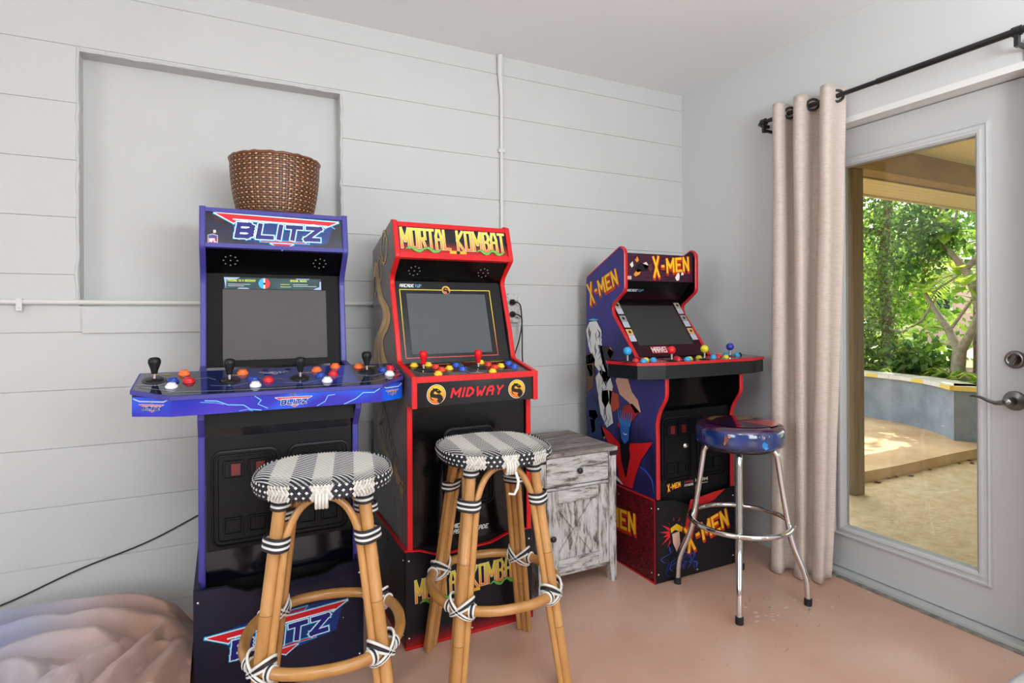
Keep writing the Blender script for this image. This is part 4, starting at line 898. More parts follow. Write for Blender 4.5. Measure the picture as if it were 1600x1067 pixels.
        k.flat(F, [(.075, .225), (.11, .24), (.145, .22), (.14, .20), (.10, .215), (.08, .205)], 4*L, 'print', c('#e9b62b')); k.flat(F, [(.085, .20), (.125, .205), (.13, .15), (.11, .12), (.09, .16)], 4*L, 'print', c('#e0b4a4'))
        random.seed(9)
        for i in range(22):
            x = random.uniform(.03, .24); z = random.uniform(.02, .12); k.ribbon(F, [(x, z), (x+random.uniform(-.03, .03), z+.02), (x+random.uniform(-.04, .04), z+.035)], [.002, random.uniform(.004, .012), .002], 3*L, 'print', mix(c('#22307a'), c('#3a55a8'), random.random()))
        xmen(k, F, .175, .125, .245, 15)
    def sa(k):
        F = Fr((1.620, 2.40, 0), (0, -1, 0)); k.gridart(F.turn(.002, .006), .50, .342, 110, 90, L*.5, 'print', lambda x, y: mix(c('#7a1620'), c('#2c0a12'), .5+.9*math.sin(y*430+2*vnoise(x*20, y*9))*math.sin(x*190+12*vnoise(x*25, y*50)))); xmen(k, F, .10, .155, .275, 4)
        for a, b in (((.0, .353), (.515, .353)), ((.511, 0), (.511, .353)), ((.0, .004), (.515, .004))): k.seg(F, a, b, .009, 8*L, 'print', c('#b8202a'), 0)
    riser(root, 1.620, 2.079, 1.885, 2.40, .352, base, c('#16171c'), c('#4a101a'), [(.92, .0), (.82, .012), (.62, .040), (.40, .045), (.32, .030), (.20, .010)], fa, sa, back=.032)
cabinet_comic()

# ------------------------------------------------------------------ wicker basket
def basket():
    loc = Vector((.175, 2.295, 1.5005)); root = thing('wicker_basket', 'round brown woven wicker basket standing on top of the blue-edged arcade cabinet', 'basket', loc)
    H = .195; NA, NR = 84, 24
    rad = lambda t: .127+.024*t+.006*math.sin(PI*t)
    dk, md, lt = c('#3a1f10'), c('#6e3d1e'), c('#d9a878')
    random.seed(2)
    for side in (1,):
        k = MB()
        for j in range(NR):
            for i in range(NA):
                over = (i+j) % 2 == 0
                a0, a1 = 2*PI*i/NA, 2*PI*(i+1)/NA; t0, t1 = j/NR, (j+1)/NR
                sh = random.uniform(.75, 1.15)
                if over: cl = tuple(x*sh for x in mix(md, dk, random.random()*.7)); g_ = .0
                else: cl = tuple(x*sh for x in (lt if (i % 2 == 0) else mix(md, lt, .15))); g_ = .12
                V = []
                for v in range(3):
                    for u in range(3):
                        a = a0+(a1-a0)*(g_+(1-2*g_)*u/2) if not over else a0+(a1-a0)*(-.08+1.16*u/2); t = t0+(t1-t0)*((.0+1.0*v/2) if over else (.2+.6*v/2))
                        b = (.0035 if u == 1 else .0008)*(1 if over else .5)+(.001 if v == 1 else 0); r = rad(t)+b
                        V.append((loc.x+(r+(0 if over else .0022))*math.cos(a), loc.y+(r+(0 if over else .0022))*math.sin(a), loc.z+.006+t*H))
                k.add(V, [(0, 1, 4, 3), (1, 2, 5, 4), (3, 4, 7, 6), (4, 5, 8, 7)], 'wicker', cl, True)
        k.lathe(loc, (0, 0, 1), [(0, .004), (.124, .004), (.125, .006)]+[(rad(t/8)-.001, .006+H*t/8) for t in range(9)]+[(rad(t/8)-.006, .006+H*t/8) for t in range(8, -1, -1)]+[(0, .010)], 'wicker', dk, n=48)
        obj('basket_body', k, root, off=loc)
    k = MB(); n = 96; k.tube([(loc.x+.153*math.cos(2*PI*i/n), loc.y+.153*math.sin(2*PI*i/n), loc.z+H+.008+.0012*math.sin(i*1.3)) for i in range(n)], [.0062+.0008*math.sin(i*2.1) for i in range(n)], 'wicker', c('#6b3c20'), n=8, closed=True)
    obj('rim', k, root, off=loc)
    k = MB(); k.lathe(loc, (0, 0, 1), [(.120, 0), (.128, 0), (.130, .006), (.126, .012)], 'wicker', c('#4a2814'), n=48); obj('base_ring', k, root, off=loc)
basket()

# ------------------------------------------------------------------ rattan bar stools
def supell(a, n, r): 
    ca, sa = math.cos(a), math.sin(a); return r*(abs(ca)**n+abs(sa)**n)**(-1/n)
def bar_stool():
    root = thing('bar_stool', 'x', 'bar stool')
    LT, LB, HT = .100, .178, .680
    blk, wht, wcl = c('#171a26'), c('#e4e2dd'), c('#d7d3cb')
    # woven seat: rows of small strands
    R, NE, ZT, ZB = .177, 2.6, .732, .688
    def isw(x): 
        s_ = (x+R)/(2*R)*7; return int(max(0, min(6, math.floor(s_)))) % 2 == 1
    k = MB(); step = .0074; N = int(2*R/step)+2
    def top_z(x, y):
        a = math.atan2(y, x); q = math.hypot(x, y)/supell(a, NE, R); return ZT-.020*max(0, q-.70)**2/.09-.004*(1-q*q)*.5
    for j in range(-int(N*.82), int(N*.82)+1):
        for i in range(-N//2, N//2+1):
            x = (i+(.5 if j % 2 else 0))*step; y = j*step*.62
            for _ in (0,):
                a = math.atan2(y, x)
                if math.hypot(x, y) > supell(a, NE, R)*.965: continue
                w_ = isw(x); cl = wcl if w_ else (wht if (i+j) % 2 else blk)
                if not w_ : cl = wht if (i + (j+1)//2) % 2 == 0 else blk
                if w_ and (i+j) % 3 == 0: cl = c('#c4bfb6')
                h_ = step*.50; g_ = step*.40; zz = top_z(x, y)
                k.add([(x-h_, y-g_*.4, zz), (x, y-g_, zz), (x+h_, y+g_*.4, zz), (x, y+g_, zz), (x, y, zz+.0022)], [(0, 1, 4), (1, 2, 4), (2, 3, 4), (3, 0, 4)], 'yarn', cl, True)
    # under-skin and rim rows
    NA = 96; prof = [(0, ZT-.006), (.5, ZT-.005), (.8, ZT-.008), (.93, ZT-.014), (.985, ZT-.024), (1.0, ZT-.030), (.985, ZB+.008), (.94, ZB), (0, ZB)]
    V = []
    for q, z in prof:
        for i in range(NA): a = 2*PI*i/NA; r = supell(a, NE, R)*max(q, .001); V.append((r*math.cos(a), r*math.sin(a), z))
    k.add(V, [(i*NA+j, i*NA+(j+1) % NA, (i+1)*NA+(j+1) % NA, (i+1)*NA+j) for i in range(len(prof)-1) for j in range(NA)], 'yarn', c('#55565c'), True)
    NB, rows = 132, 6
    for rr in range(rows):
        for i in range(NB):
            a = 2*PI*(i+(.5 if rr % 2 else 0))/NB; t = rr/(rows-1); z = ZT-.012-t*.031; q = .968+.036*math.sin(PI*(t*.8+.2)); r = supell(a, NE, R)*q
            x, y = r*math.cos(a), r*math.sin(a); w_ = isw(x); er = Vector((math.cos(a), math.sin(a), 0)); et = Vector((-math.sin(a), math.cos(a), 0)); o_ = Vector((x, y, z))
            cl = (wcl if (i+rr) % 3 else c('#c4bfb6')) if w_ else (wht if (i+rr//2*1) % 2 == 0 and rr % 2 == 0 else blk)
            hh, ww = (.0062, .0050) if (w_ or cl == blk) else (.0040, .0048)
            k.add([o_-et*ww, o_+Vector((0, 0, -hh)), o_+et*ww, o_+Vector((0, 0, hh)), o_+er*(.0030 if cl != blk else .0018)], [(0, 1, 4), (1, 2, 4), (2, 3, 4), (3, 0, 4)], 'yarn', cl, True)
    obj('seat', k, root)
    k = MB()
    for sx_, sy_, y_ in ((0, -1, 0),):
        for q in range(4): x = -.012+.008*q; k.tube([(x, -R+.002, ZT-.03), (x, -R-.006, ZB+.004), (x, -R-.002, ZB-.018), (x, -R+.012, ZB-.020)], .0042, 'yarn', wcl, n=6)
    tag(obj('seat_binding', k, root), 'white cane binding over the arch', None)
    dirs = [(-1, -1), (1, -1), (1, 1), (-1, 1)]
    def legp(s, z, ox=0, oy=0): t = 1-z/HT; r_ = LT+(LB-LT)*t; return Vector((s[0]*(r_)+ox, s[1]*(r_)+oy, z))
    for s in dirs:
        k = MB(); zs = [0, .01, .18, .185, .19, .40, .405, .41, .58, .684]; k.tube([legp(s, z) for z in zs], [.0165, .0172, .0165, .0178, .0165, .0165, .0178, .0165, .0165, .016], 'rattan', n=14)
        for z in (.1865, .4065): k.tube([legp(s, z-.001), legp(s, z+.001)], .0181, 'node_brown', n=14, caps=False)
        lg = obj('leg', k, root)
    for a in range(4):
        s, e = dirs[a], dirs[(a+1) % 4]; d = Vector((e[0]-s[0], e[1]-s[1], 0)).normalized(); out = Vector((s[0]+e[0], s[1]+e[1], 0)).normalized()
        A = lambda z, g_: legp(s, z)+d*g_+out*.006; B = lambda z, g_: legp(e, z)-d*g_+out*.006
        P = [A(.004, .021), A(.25, .023), A(.55, .024)]
        top = [(.60, .028), (.640, .042), (.664, .062), (.674, .084)]
        P += [A(z, g_) for z, g_ in top]; P += [B(z, g_) for z, g_ in top[::-1]]; P += [B(.55, .024), B(.25, .023), B(.004, .021)]
        Q = []
        for i in range(len(P)-1):
            p0 = P[max(i-1, 0)]; p1 = P[i]; p2 = P[i+1]; p3 = P[min(i+2, len(P)-1)]
            for q in range(4): t = q/4; Q.append(.5*((2*p1)+(p2-p0)*t+(2*p0-5*p1+4*p2-p3)*t*t+(-p0+3*p1-3*p2+p3)*t**3))
        k = MB(); k.tube(Q+[P[-1]], .0098, 'rattan', n=10); obj('arch_brace', k, root)
    ZR = .285; n = 72; RG = .200
    k = MB(); k.tube([(supell(2*PI*i/n, 2.25, RG)*math.cos(2*PI*i/n), supell(2*PI*i/n, 2.25, RG)*math.sin(2*PI*i/n), ZR) for i in range(n)], .0145, 'rattan_ring', n=14, closed=True); obj('foot_ring', k, root)
    for s in dirs:
        out = Vector((s[0], s[1], 0)).normalized(); tn = Vector((-out.y, out.x, 0)); ax = (legp(s, 0)-legp(s, .6)).normalized()
        for z, wd, dp, cnt in ((.668, .0195, .0195, 4), (.572, .034, .022, 4)):
            k = MB()
            for q in range(cnt*2-3):
                zz = z+.0068*(q-(cnt*2-4)/2); P = [legp(s, zz)+tn*wd*math.copysign(abs(math.cos(t))**.7, math.cos(t))+out*(dp*math.copysign(abs(math.sin(t))**.8, math.sin(t))-.002) for t in [2*PI*i/24 for i in range(24)]]
                k.tube(P, .0038 if q % 2 else .0034, 'yarn', wht if q % 2 else blk, n=6, closed=True)
            obj('binding', k, root)
        k = MB(); Cn = legp(s, ZR)-out*.006
        for q in range(6):
            ang = (-1 if q < 3 else 1)*(.5+.12*(q % 3)); P = []
            for i in range(24):
                t = 2*PI*i/24; w_ = tn*.036*math.cos(t)+out*.030*math.sin(t); P.append(Cn+w_+Vector((0, 0, ang*.036*math.cos(t)*1.1+.006*(q % 3-1))))
            k.tube(P, .0038, 'yarn', wht if q % 3 != 1 else blk, n=6, closed=True)
        for sg in (-1, 1):
            cc = Cn+tn*.036*sg-out*.003
            a_ = math.atan2(cc.y, cc.x); d_ = Vector((-math.sin(a_), math.cos(a_), 0)); o2 = Vector((math.cos(a_), math.sin(a_), 0))
            r_ = supell(a_, 2.25, RG); p_ = Vector((r_*math.cos(a_), r_*math.sin(a_), ZR))
            for q in range(3): k.tube([p_+d_*.006*(q-1)+(o2*math.cos(2*PI*i/14)+Vector((0, 0, 1))*math.sin(2*PI*i/14))*.0165 for i in range(14)], .0034, 'yarn', wht if q != 1 else blk, n=6, closed=True)
        obj('ring_lashing', k, root)
    return root
st = bar_stool(); st.location = (.245, 1.63, 0); st.rotation_euler = (0, 0, math.radians(-11))
st['label'] = 'rattan bar stool with black and white striped woven seat before the blue-edged cabinet'; st['group'] = 'rattan bar stools'
s2 = dup(st, (.775, 1.685, 0), math.radians(-7), 'rattan bar stool with striped woven seat before the red-edged dragon cabinet', 'rattan bar stools')
k = MB(); k.tube([Vector(q) for q in ((.012, -.184, .675), (.018, -.190, .65), (.014, -.190, .63), (.006, -.188, .612), (-.012, -.186, .615))], [.0042, .0045, .0045, .004, .003], 'yarn', c('#e4e2dd'), n=8); tag(obj('loose_strand', k, s2), 'loose white cane end hanging down', None)

# ------------------------------------------------------------------ chrome stool
def chrome_stool():
    root = thing('chrome_stool', 'round padded stool on bent chrome legs with a glossy blue and red seat', 'stool', (1.872, 1.672, 0), math.radians(-4))
    k = MB(); R = .172; NA = 72
    prof = [(0, .700), (.5, .7005), (.80, .699), (.90, .695), (.965, .688), (.995, .676), (1.0, .655), (.995, .630), (.97, .617), (.90, .612), (0, .612)]
    V = []; C = []
    navy, red, pur, gold, cy_ = c('#1c3a80'), c('#d8242c'), c('#3c1c3c'), c('#b08a4c'), c('#1f7fc8')
    for q, z in prof:
        for i in range(NA): a = 2*PI*i/NA; V.append((R*q*math.cos(a), R*q*math.sin(a), z))
    def fcol(x, y, z):
        a = math.degrees(math.atan2(y, x)) % 360; r = math.hypot(x, y)/R
        if z < .678:
            n_ = vnoise(a*.06, z*30, 4)
            return mix(navy, c('#14244e'), .5+n_) 
        return pur
    k.add(V, [(i*NA+j, i*NA+(j+1) % NA, (i+1)*NA+(j+1) % NA, (i+1)*NA+j) for i in range(len(prof)-1) for j in range(NA)], 'cushion_blue', [fcol(*v) for v in V], True)
    F = Fr((0, 0, .7008), (1, 0, 0), (0, 1, 0))
    k.flat(F, [(R*.80*math.cos(math.radians(a)), R*.80*math.sin(math.radians(a))) for a in range(0, 360, 10)], 0, 'cushion_blue', c('#4a2038'))
    k.flat(F, [(.0, 0)]+[(R*.84*math.cos(math.radians(a)), R*.84*math.sin(math.radians(a))) for a in range(-82, -8, 9)], L, 'cushion_blue', red)
    k.flat(F, [(.0, .02), (.05, .0), (.12, .03), (.13, .07), (.06, .06)], 2*L, 'cushion_blue', gold); k.flat(F, [(-.10, .05), (-.03, .10), (.03, .11), (-.02, .13), (-.08, .10)], 2*L, 'cushion_blue', gold)
    k.line(F, [(.0, .0), (.06, .02), (.12, .05)], .004, 3*L, 'cushion_blue', c('#16121c')); k.flat(F, [(-.12, -.02), (-.05, -.07), (.0, -.02), (-.05, .02)], 2*L, 'cushion_blue', c('#2c2460'))
    for a, z0_, w_, h_, hs in ((-150, .655, .10, .030, '#7a4a34'), (-146, .668, .06, .012, '#c98a60'), (-152, .640, .05, .014, '#b56f3c'), (-103, .640, .14, .022, '#1f7fc8'), (-101, .628, .10, .010, '#2a9ad8'), (-104, .668, .04, .010, '#c9a878'), (-110, .672, .02, .005, '#d8d0b0'), (-97, .672, .02, .005, '#d8d0b0')):
        aa = math.radians(a); P = [((R+.0010)*math.cos(aa+w_*.5*math.cos(t)), (R+.0010)*math.sin(aa+w_*.5*math.cos(t)), z0_+h_*.5*math.sin(t)*(1+.3*math.cos(3*t))) for t in [2*PI*i/12 for i in range(12)]]
        k.add(P, [list(range(12))[::-1]], 'cushion_blue', c(hs))
    obj('seat_cushion', k, root)
    k = MB(); k.lathe((0, 0, .594), (0, 0, 1), [(0, 0), (.13, 0), (.135, .004), (.135, .018), (0, .018)], 'black_metal', n=48); obj('swivel_plate', k, root)
    for a in range(4):
        an = math.radians(45+90*a); u = Vector((math.cos(an), math.sin(an), 0)); q = [(.095, .600), (.118, .596), (.136, .578), (.142, .55), (.160, .42), (.178, .31), (.185, .265), (.200, .21), (.226, .145), (.240, .10), (.245, .05), (.246, .012)]
        P = [u*r+Vector((0, 0, z)) for r, z in q]; Q = []
        for i in range(len(P)-1):
            p0 = P[max(i-1, 0)]; p1 = P[i]; p2 = P[i+1]; p3 = P[min(i+2, len(P)-1)]
            for s_ in range(3): t = s_/3; Q.append(.5*((2*p1)+(p2-p0)*t+(2*p0-5*p1+4*p2-p3)*t*t+(-p0+3*p1-3*p2+p3)*t**3))
        k = MB(); k.tube(Q+[P[-1]], .0115, 'chrome', n=16); lg = obj('leg', k, root)
        k = MB(); k.tube([u*.246+Vector((0, 0, 0)), u*.246+Vector((0, 0, .026))], .0145, 'rubber', n=16); obj('rubber_foot', k, lg)
        k = MB(); k.lathe(u*(.181+.022)+Vector((0, 0, .300)), u, [(.005, -.004), (.0045, .003), (0, .004)], 'chrome', n=10); obj('rivet', k, lg)
    k = MB(); n = 72; k.tube([(.192*math.cos(2*PI*i/n), .192*math.sin(2*PI*i/n), .300) for i in range(n)], .0105, 'chrome', n=14, closed=True); obj('foot_ring', k, root)
chrome_stool()

# ------------------------------------------------------------------ night stand
def night_stand():
    x0, x1, yf, yb, H = 1.118, 1.500, 2.000, 2.385, .574; off = Vector(((x0+x1)/2, (yf+yb)/2, 0))
    root = thing('side_cabinet', 'whitewashed farmhouse side cabinet with one drawer and an X-braced door between two arcade cabinets', 'side cabinet', off)
    k = MB(); k.box((x0-.004, yf-.006, H-.016), (x1+.004, yb, H), 'whitewash_top'); obj('top_board', k, root, off=off, bevel=.001)
    k = MB(); k.box((x0+.004, yf+.014, .085), (x1-.004, yb-.004, H-.017), 'whitewash_v'); obj('carcass', k, root, off=off)
    for X, Y, Z0 in ((x0, yf, 0), (x1-.036, yf, 0), (x0, yb-.034, 0), (x1-.036, yb-.034, 0)):
        k = MB(); zt_ = H-.017; sg = 1 if X == x0 else -1
        t0 = (X, X+.036)
        lo = (t0[0], t0[1]-.012) if sg == 1 else (t0[0]+.012, t0[1])
        V = [(lo[0], Y, 0), (lo[1], Y, 0), (t0[1], Y, .10), (t0[1], Y, zt_), (t0[0], Y, zt_), (t0[0], Y, .10)]
        k.prism(V, [(x, y+.034, z) for x, y, z in V], 'whitewash_v'); obj('leg', k, root, off=off)
    F = Fr((x0+.038, yf+.002, 0)); wi = x1-x0-.076
    k = MB(); k.box((0, .424, -.012), (wi, .434, -.002), 'whitewash_h', F=F); obj('rail', k, root, off=off); k = MB(); k.box((0, .072, -.012), (wi, .086, -.002), 'whitewash_h', F=F); obj('rail', k, root, off=off)
    k = MB(); k.box((.002, .438, -.012), (wi-.002, H-.020, .0), 'whitewash_h', F=F); dr = obj('drawer', k, root, off=off, bevel=.0015)
    def knob(par, x, z):
        k = MB(); k.lathe(F(x, z), F.n, [(.006, 0), (.005, .010), (.011, .013), (.0125, .018), (.010, .022), (0, .0235)], 'black_metal', n=20); obj('knob', k, par, off=off)
    knob(dr, wi*.50, .494)
    k = MB(); a, b, d, e = .002, .088, wi-.002, .421
    k.box((a, b, -.012), (d, e, -.0059), 'whitewash_v', F=F); do = obj('door', k, root, off=off)
    for nm, bx, mt in (('stile', (a, b, a+.052, e), 'whitewash_v'), ('stile', (d-.052, b, d, e), 'whitewash_v'), ('cross_rail', (a+.0525, b, d-.0525, b+.052), 'whitewash_h'), ('cross_rail', (a+.0525, e-.052, d-.0525, e), 'whitewash_h')):
        k = MB(); k.box((bx[0], bx[1], -.006), (bx[2], bx[3], .004), mt, F=F); obj(nm, k, do, off=off, bevel=.001)
    p0, p1, q0, q1 = a+.054, b+.054, d-.054, e-.054; w_ = .020
    k = MB(); k.slab(F, [(p0, p1), (p0+w_*1.5, p1), (q0, q1-w_*1.2), (q0, q1), (q0-w_*1.5, q1), (p0, p1+w_*1.2)], -.006, .0035, 'whitewash_v'); obj('brace', k, do, off=off)
    k = MB(); k.slab(F, [(p0, q1), (p0, q1-w_*1.2), (q0-w_*1.5, p1), (q0, p1), (q0, p1+w_*1.2), (p0+w_*1.5, q1)], -.006, .0012, 'whitewash_v'); obj('brace', k, do, off=off)
    knob(do, .024, .235)
    for X in (x0-.005, x1-.034):
        k = MB(); k.box((X, yf-.0075, H-.036), (X+.039, yf-.0005, H-.019), 'black_metal'); obj('corner_bracket', k, root, off=off)
night_stand()

# ------------------------------------------------------------------ curtain on its rod
RODX, RODZ = 2.282, 2.040
k = MB(); ya, yb = 1.895, .55
k.tube([(RX-.004, 1.925, RODZ), (RODX+.04, 1.925, RODZ), (RODX+.012, 1.918, RODZ), (RODX, 1.90, RODZ), (RODX, 1.87, RODZ), (RODX, .90, RODZ)], .0095, 'black_metal', n=14)
rod = tag(obj('curtain_rod', k), 'matte black metal curtain rod mounted on the wall above the door', 'curtain rod')
k = MB(); k.tube([(RODX, 1.36, RODZ), (RODX, -.4, RODZ)], .0118, 'black_metal', n=14); obj('outer_tube', k, rod)
for y_ in (1.885, .918):
    k = MB(); k.tube([(RODX, y_-.012, RODZ), (RODX, y_+.012, RODZ)], .0155, 'black_metal', n=16); k.box((RODX-.008, y_-.006, RODZ-.050), (RODX+.010, y_+.006, RODZ-.010), 'black_metal'); k.box((RODX+.0, y_-.005, RODZ-.046), (RX-.002, y_+.005, RODZ-.034), 'black_metal'); k.box((RX-.006, y_-.012, RODZ-.075), (RX-.001, y_+.012, RODZ-.005), 'black_metal')
    obj('rod_bracket', k, rod)
def curtain():
    root = thing('curtain', 'cream linen grommet curtain gathered beside the glass door', 'curtain', (RODX, 1.68, 0))
    off = Vector((RODX, 1.68, 0)); Z1 = 2.085; NU, NVv = 150, 60
    k = MB(); V = []
    NW = 3
    for j in range(NVv+1):
        t = j/NVv; z = .012+(Z1-.012)*t
        for i in range(NU+1):
            s_ = i/NU; ph = s_*NW*2*PI+.9; e = t**.8
            amp = .034+.022*e
            yt = 1.856-.350*s_; ybm = 1.770-.215*s_; xt = RODX; xb = 2.165+.105*s_
            y_ = ybm+(yt-ybm)*e+.016*math.sin(2*ph+.5)*(1-.3*t)+.005*math.sin(3.1*t+9*s_)
            x = xb+(xt-xb)*e+amp*math.sin(ph+.3*vnoise(s_*3, t*2)*(1-t))+.005*vnoise(s_*14, t*5)
            V.append((min(x, RX-.012), y_, z+(.006*math.sin(ph) if t < .1 else 0)))
    k.add(V, [(j*(NU+1)+i, j*(NU+1)+i+1, (j+1)*(NU+1)+i+1, (j+1)*(NU+1)+i) for j in range(NVv) for i in range(NU)], 'curtain_cloth', WHITE, True)
    o = obj('cloth', k, root, off=off); md_ = o.modifiers.new('thickness', 'SOLIDIFY'); md_.thickness = .0016
    jr = int(NVv*(RODZ-.012)/(Z1-.012))
    for q in range(1, 2*NW+1):
        s_ = (q)/(2*NW); i = min(NU, max(0, int(s_*NU))); v = Vector(V[jr*(NU+1)+i])
        if q in (0, 2*NW): v = Vector(V[jr*(NU+1)+(3 if q == 0 else NU-3)])
        i0, i1 = max(i-2, 0), min(i+2, NU); d = (Vector(V[jr*(NU+1)+i1])-Vector(V[jr*(NU+1)+i0])).normalized(); n_ = Vector((d.y, -d.x, 0)).normalized()
        cc = Vector((RODX, v.y, RODZ)); k = MB(); n = 28; ax_ = n_; u = Vector((0, 0, 1)); w_ = ax_.cross(u)
        k.tube([cc+(u*math.cos(2*PI*m_/n)+w_*math.sin(2*PI*m_/n))*.0235 for m_ in range(n)], .0052, 'black_metal', n=8, closed=True); obj('grommet', k, root, off=off)
curtain()

# ------------------------------------------------------------------ heap of fabric (left)
def blanket():
    loc = Vector((-.46, 1.86, 0)); root = None
    folds = [  # centre line (x,y), height, width
        ([(-.95, 2.22), (-.55, 2.33), (-.25, 2.26), (-.14, 2.12)], .072, .075),
        ([(-.95, 2.02), (-.62, 2.16), (-.36, 2.17), (-.20, 2.05), (-.14, 1.97)], .062, .055),
        ([(-.98, 1.84), (-.66, 1.97), (-.44, 2.04), (-.28, 2.0)], .055, .05),
        ([(-.80, 1.66), (-.60, 1.84), (-.50, 1.93), (-.42, 1.86)], .06, .045),
        ([(-.47, 1.50), (-.40, 1.72), (-.31, 1.87), (-.25, 1.95)], .060, .06),
        ([(-.34, 1.45), (-.27, 1.72), (-.20, 1.92), (-.13, 2.05)], .055, .035),
        ([(-.22, 1.45), (-.17, 1.70), (-.13, 1.85), (-.10, 1.96)], .045, .035),
        ([(-.62, 1.50), (-.55, 1.66), (-.50, 1.78)], .05, .05), ([(-.36, 2.20), (-.26, 2.10), (-.19, 2.12), (-.12, 2.06)], .05, .03), ([(-.52, 1.98), (-.42, 1.92), (-.36, 1.82)], .045, .025), ([(-.24, 1.84), (-.17, 1.93), (-.11, 1.90)], .035, .022), ([(-.78, 1.88), (-.60, 2.03), (-.46, 2.10)], .04, .028), ([(-.38, 1.62), (-.33, 1.78), (-.36, 1.90)], .04, .02)]
    FP = [(smooth2(p, 8), h, w_) for p, h, w_ in folds]
    def hf(x, y):
        cx_, cy_ = -.46, 1.86
        a = math.atan2((y-cy_)/.63, (x-cx_)/.53); q = math.hypot((x-cx_)/.53, (y-cy_)/.63)/(1+.05*math.sin(3*a+1)+.03*math.sin(7*a))
        if q >= 1: return -1, q
        base = .235*(1-q**3.2)**.55
        f = 0
        for P, h, w_ in FP:
            dm = 9; sd = 1
            for i in range(0, len(P)-1):
                d = P[i+1]-P[i]; l2 = d.length_squared
                t = max(0, min(1, (Vector((x, y))-P[i]).dot(d)/l2)); e = Vector((x, y))-(P[i]+d*t); dd = e.length
                if dd < dm: dm = dd; sd = 1 if d.x*e.y-d.y*e.x > 0 else -1; tt = (i+t)/(len(P)-1)
            w2_ = w_*(1.5 if sd > 0 else .42)
            f = max(f, h*math.exp(-(dm/w2_)**2)*min(1, 5*tt*(1-tt)+.35))
        return base*(.80)*(1-.1)+f*1.15*min(1, (1-q)*6)+.016*vnoise(x*7, y*7)+.016*(.5-abs(vnoise(x*6+y*2, y*9-x*3, 2)))*min(1, (1-q)*5)+.006*(.5-abs(vnoise(x*15, y*21, 7))), q
    NX, NY = 170, 190; X0, X1, Y0, Y1 = -1.04, -.086, 1.18, 2.505; V = []; C = []; ok = []
    tan_, pk, bl, gr, lb = c('#9c7968'), c('#b8978a'), c('#8b90ac'), c('#b3acb2'), c('#d0d8e4')
    for j in range(NY+1):
        for i in range(NX+1):
            x = X0+(X1-X0)*i/NX; y = Y0+(Y1-Y0)*j/NY; h, q = hf(x, y)
            ok.append(h > 0 or q < 1.0); V.append((x, y, max(h, .003)))
            t = (x+.75)/.45+.35*vnoise(x*3.1, y*3.1, 1); cl = mix(mix(bl, gr, t*1.3), mix(pk, tan_, (t-.7)*1.6+vnoise(x*4, y*4, 6)), t-.25)
            if y < 1.72 and x > -.25: cl = mix(cl, lb, (1.74-y)*6+vnoise(x*5, y*5))
            C.append(tuple(max(0, q_) for q_ in cl))
    k = MB(); k.add(V, [(j*(NX+1)+i, j*(NX+1)+i+1, (j+1)*(NX+1)+i+1, (j+1)*(NX+1)+i) for j in range(NY) for i in range(NX) if all(ok[q] for q in (j*(NX+1)+i, j*(NX+1)+i+1, (j+1)*(NX+1)+i+1, (j+1)*(NX+1)+i))], 'blanket', C, True)
    tag(obj('blanket', k), 'crumpled grey and tan tie-dyed plush blanket heaped on the floor beside the blue-edged cabinet', 'blanket')
blanket()

def floor_cushion():
    cx_, cy_, A, B_, H = 2.125, .655, .19, .205, .095; k = MB(); V = []; C = []; n = 72
    prof = [(0, 1), (.4, .99), (.7, .93), (.86, .82), (.95, .68), (1.0, .5), (.97, .3), (.9, .12), (.8, .02), (0, 0)]
    for q, z in prof:
        for i in range(n):
            a_ = 2*PI*i/n; r = supell(a_, 4.5, 1)*q; V.append((cx_+A*r*math.cos(a_), cy_+B_*r*math.sin(a_), max(.001, H*z))); C.append(c('#e6e4df') if q < .9 and z > .5 else mix(c('#93a9cc'), c('#b4c2d8'), z))
    k.add(V, [(i*n+j, i*n+(j+1) % n, (i+1)*n+(j+1) % n, (i+1)*n+j) for i in range(len(prof)-1) for j in range(n)], 'pale_blue_cloth', C, True)
    tag(obj('floor_cushion', k), 'pale blue and white cushion edge on the floor in the lower right corner', 'cushion')
floor_cushion()

# ------------------------------------------------------------------ porch and garden
GZ, PZ = -.10, -.02
k = MB(); k.box((RX+.18, -5, GZ-.3), (9, 2.62, GZ), 'slab'); struct('porch_slab', k)
k = MB(); pts = [(RX+.21, 2.61), (4.1, 2.60), (4.6, 2.585), (5.3, 2.60), (7.2, 2.58), (7.2, 8.5), (RX+.21, 8.5)]
k.prism([(x, y, GZ-.2) for x, y in pts], [(x, y, PZ) for x, y in pts], 'patio'); struct('patio_step', k)
k = MB(); k.box((RX+.2, -5, 2.305), (9, 2.43, 2.36), 'porch_ceiling_paint'); struct('porch_ceiling', k)
k = MB(); k.box((RX+.21, 2.43, 2.125), (9, 2.56, 2.36), 'beam_tan'); k.box((RX+.21, 2.424, 2.125), (9, 2.43, 2.150), 'beam_tan'); struct('porch_beam', k)
k = MB()
for i in range(5): k.box((RX+.21, 2.563+i*.066, 2.112), (9, 2.563+i*.066+.062, 2.124), 'soffit_cream')
k.box((RX+.21, 2.563, 2.120), (9, 2.90, 2.132), 'soffit_cream'); k.box((RX+.21, 2.895, 2.095), (9, 2.915, 2.24), 'soffit_cream'); struct('porch_soffit', k)
k = MB(); k.box((RX+.2, -5, 2.36), (9, 2.92, 2.40), 'soffit_cream'); struct('porch_roof', k)
k = MB(); k.box((3.815, 2.435, GZ), (3.925, 2.545, 2.125), 'post_wood'); tag(obj('porch_post', k, bevel=.004), 'weathered square wooden post holding up the porch beam outside the door', 'post')
random.seed(4)
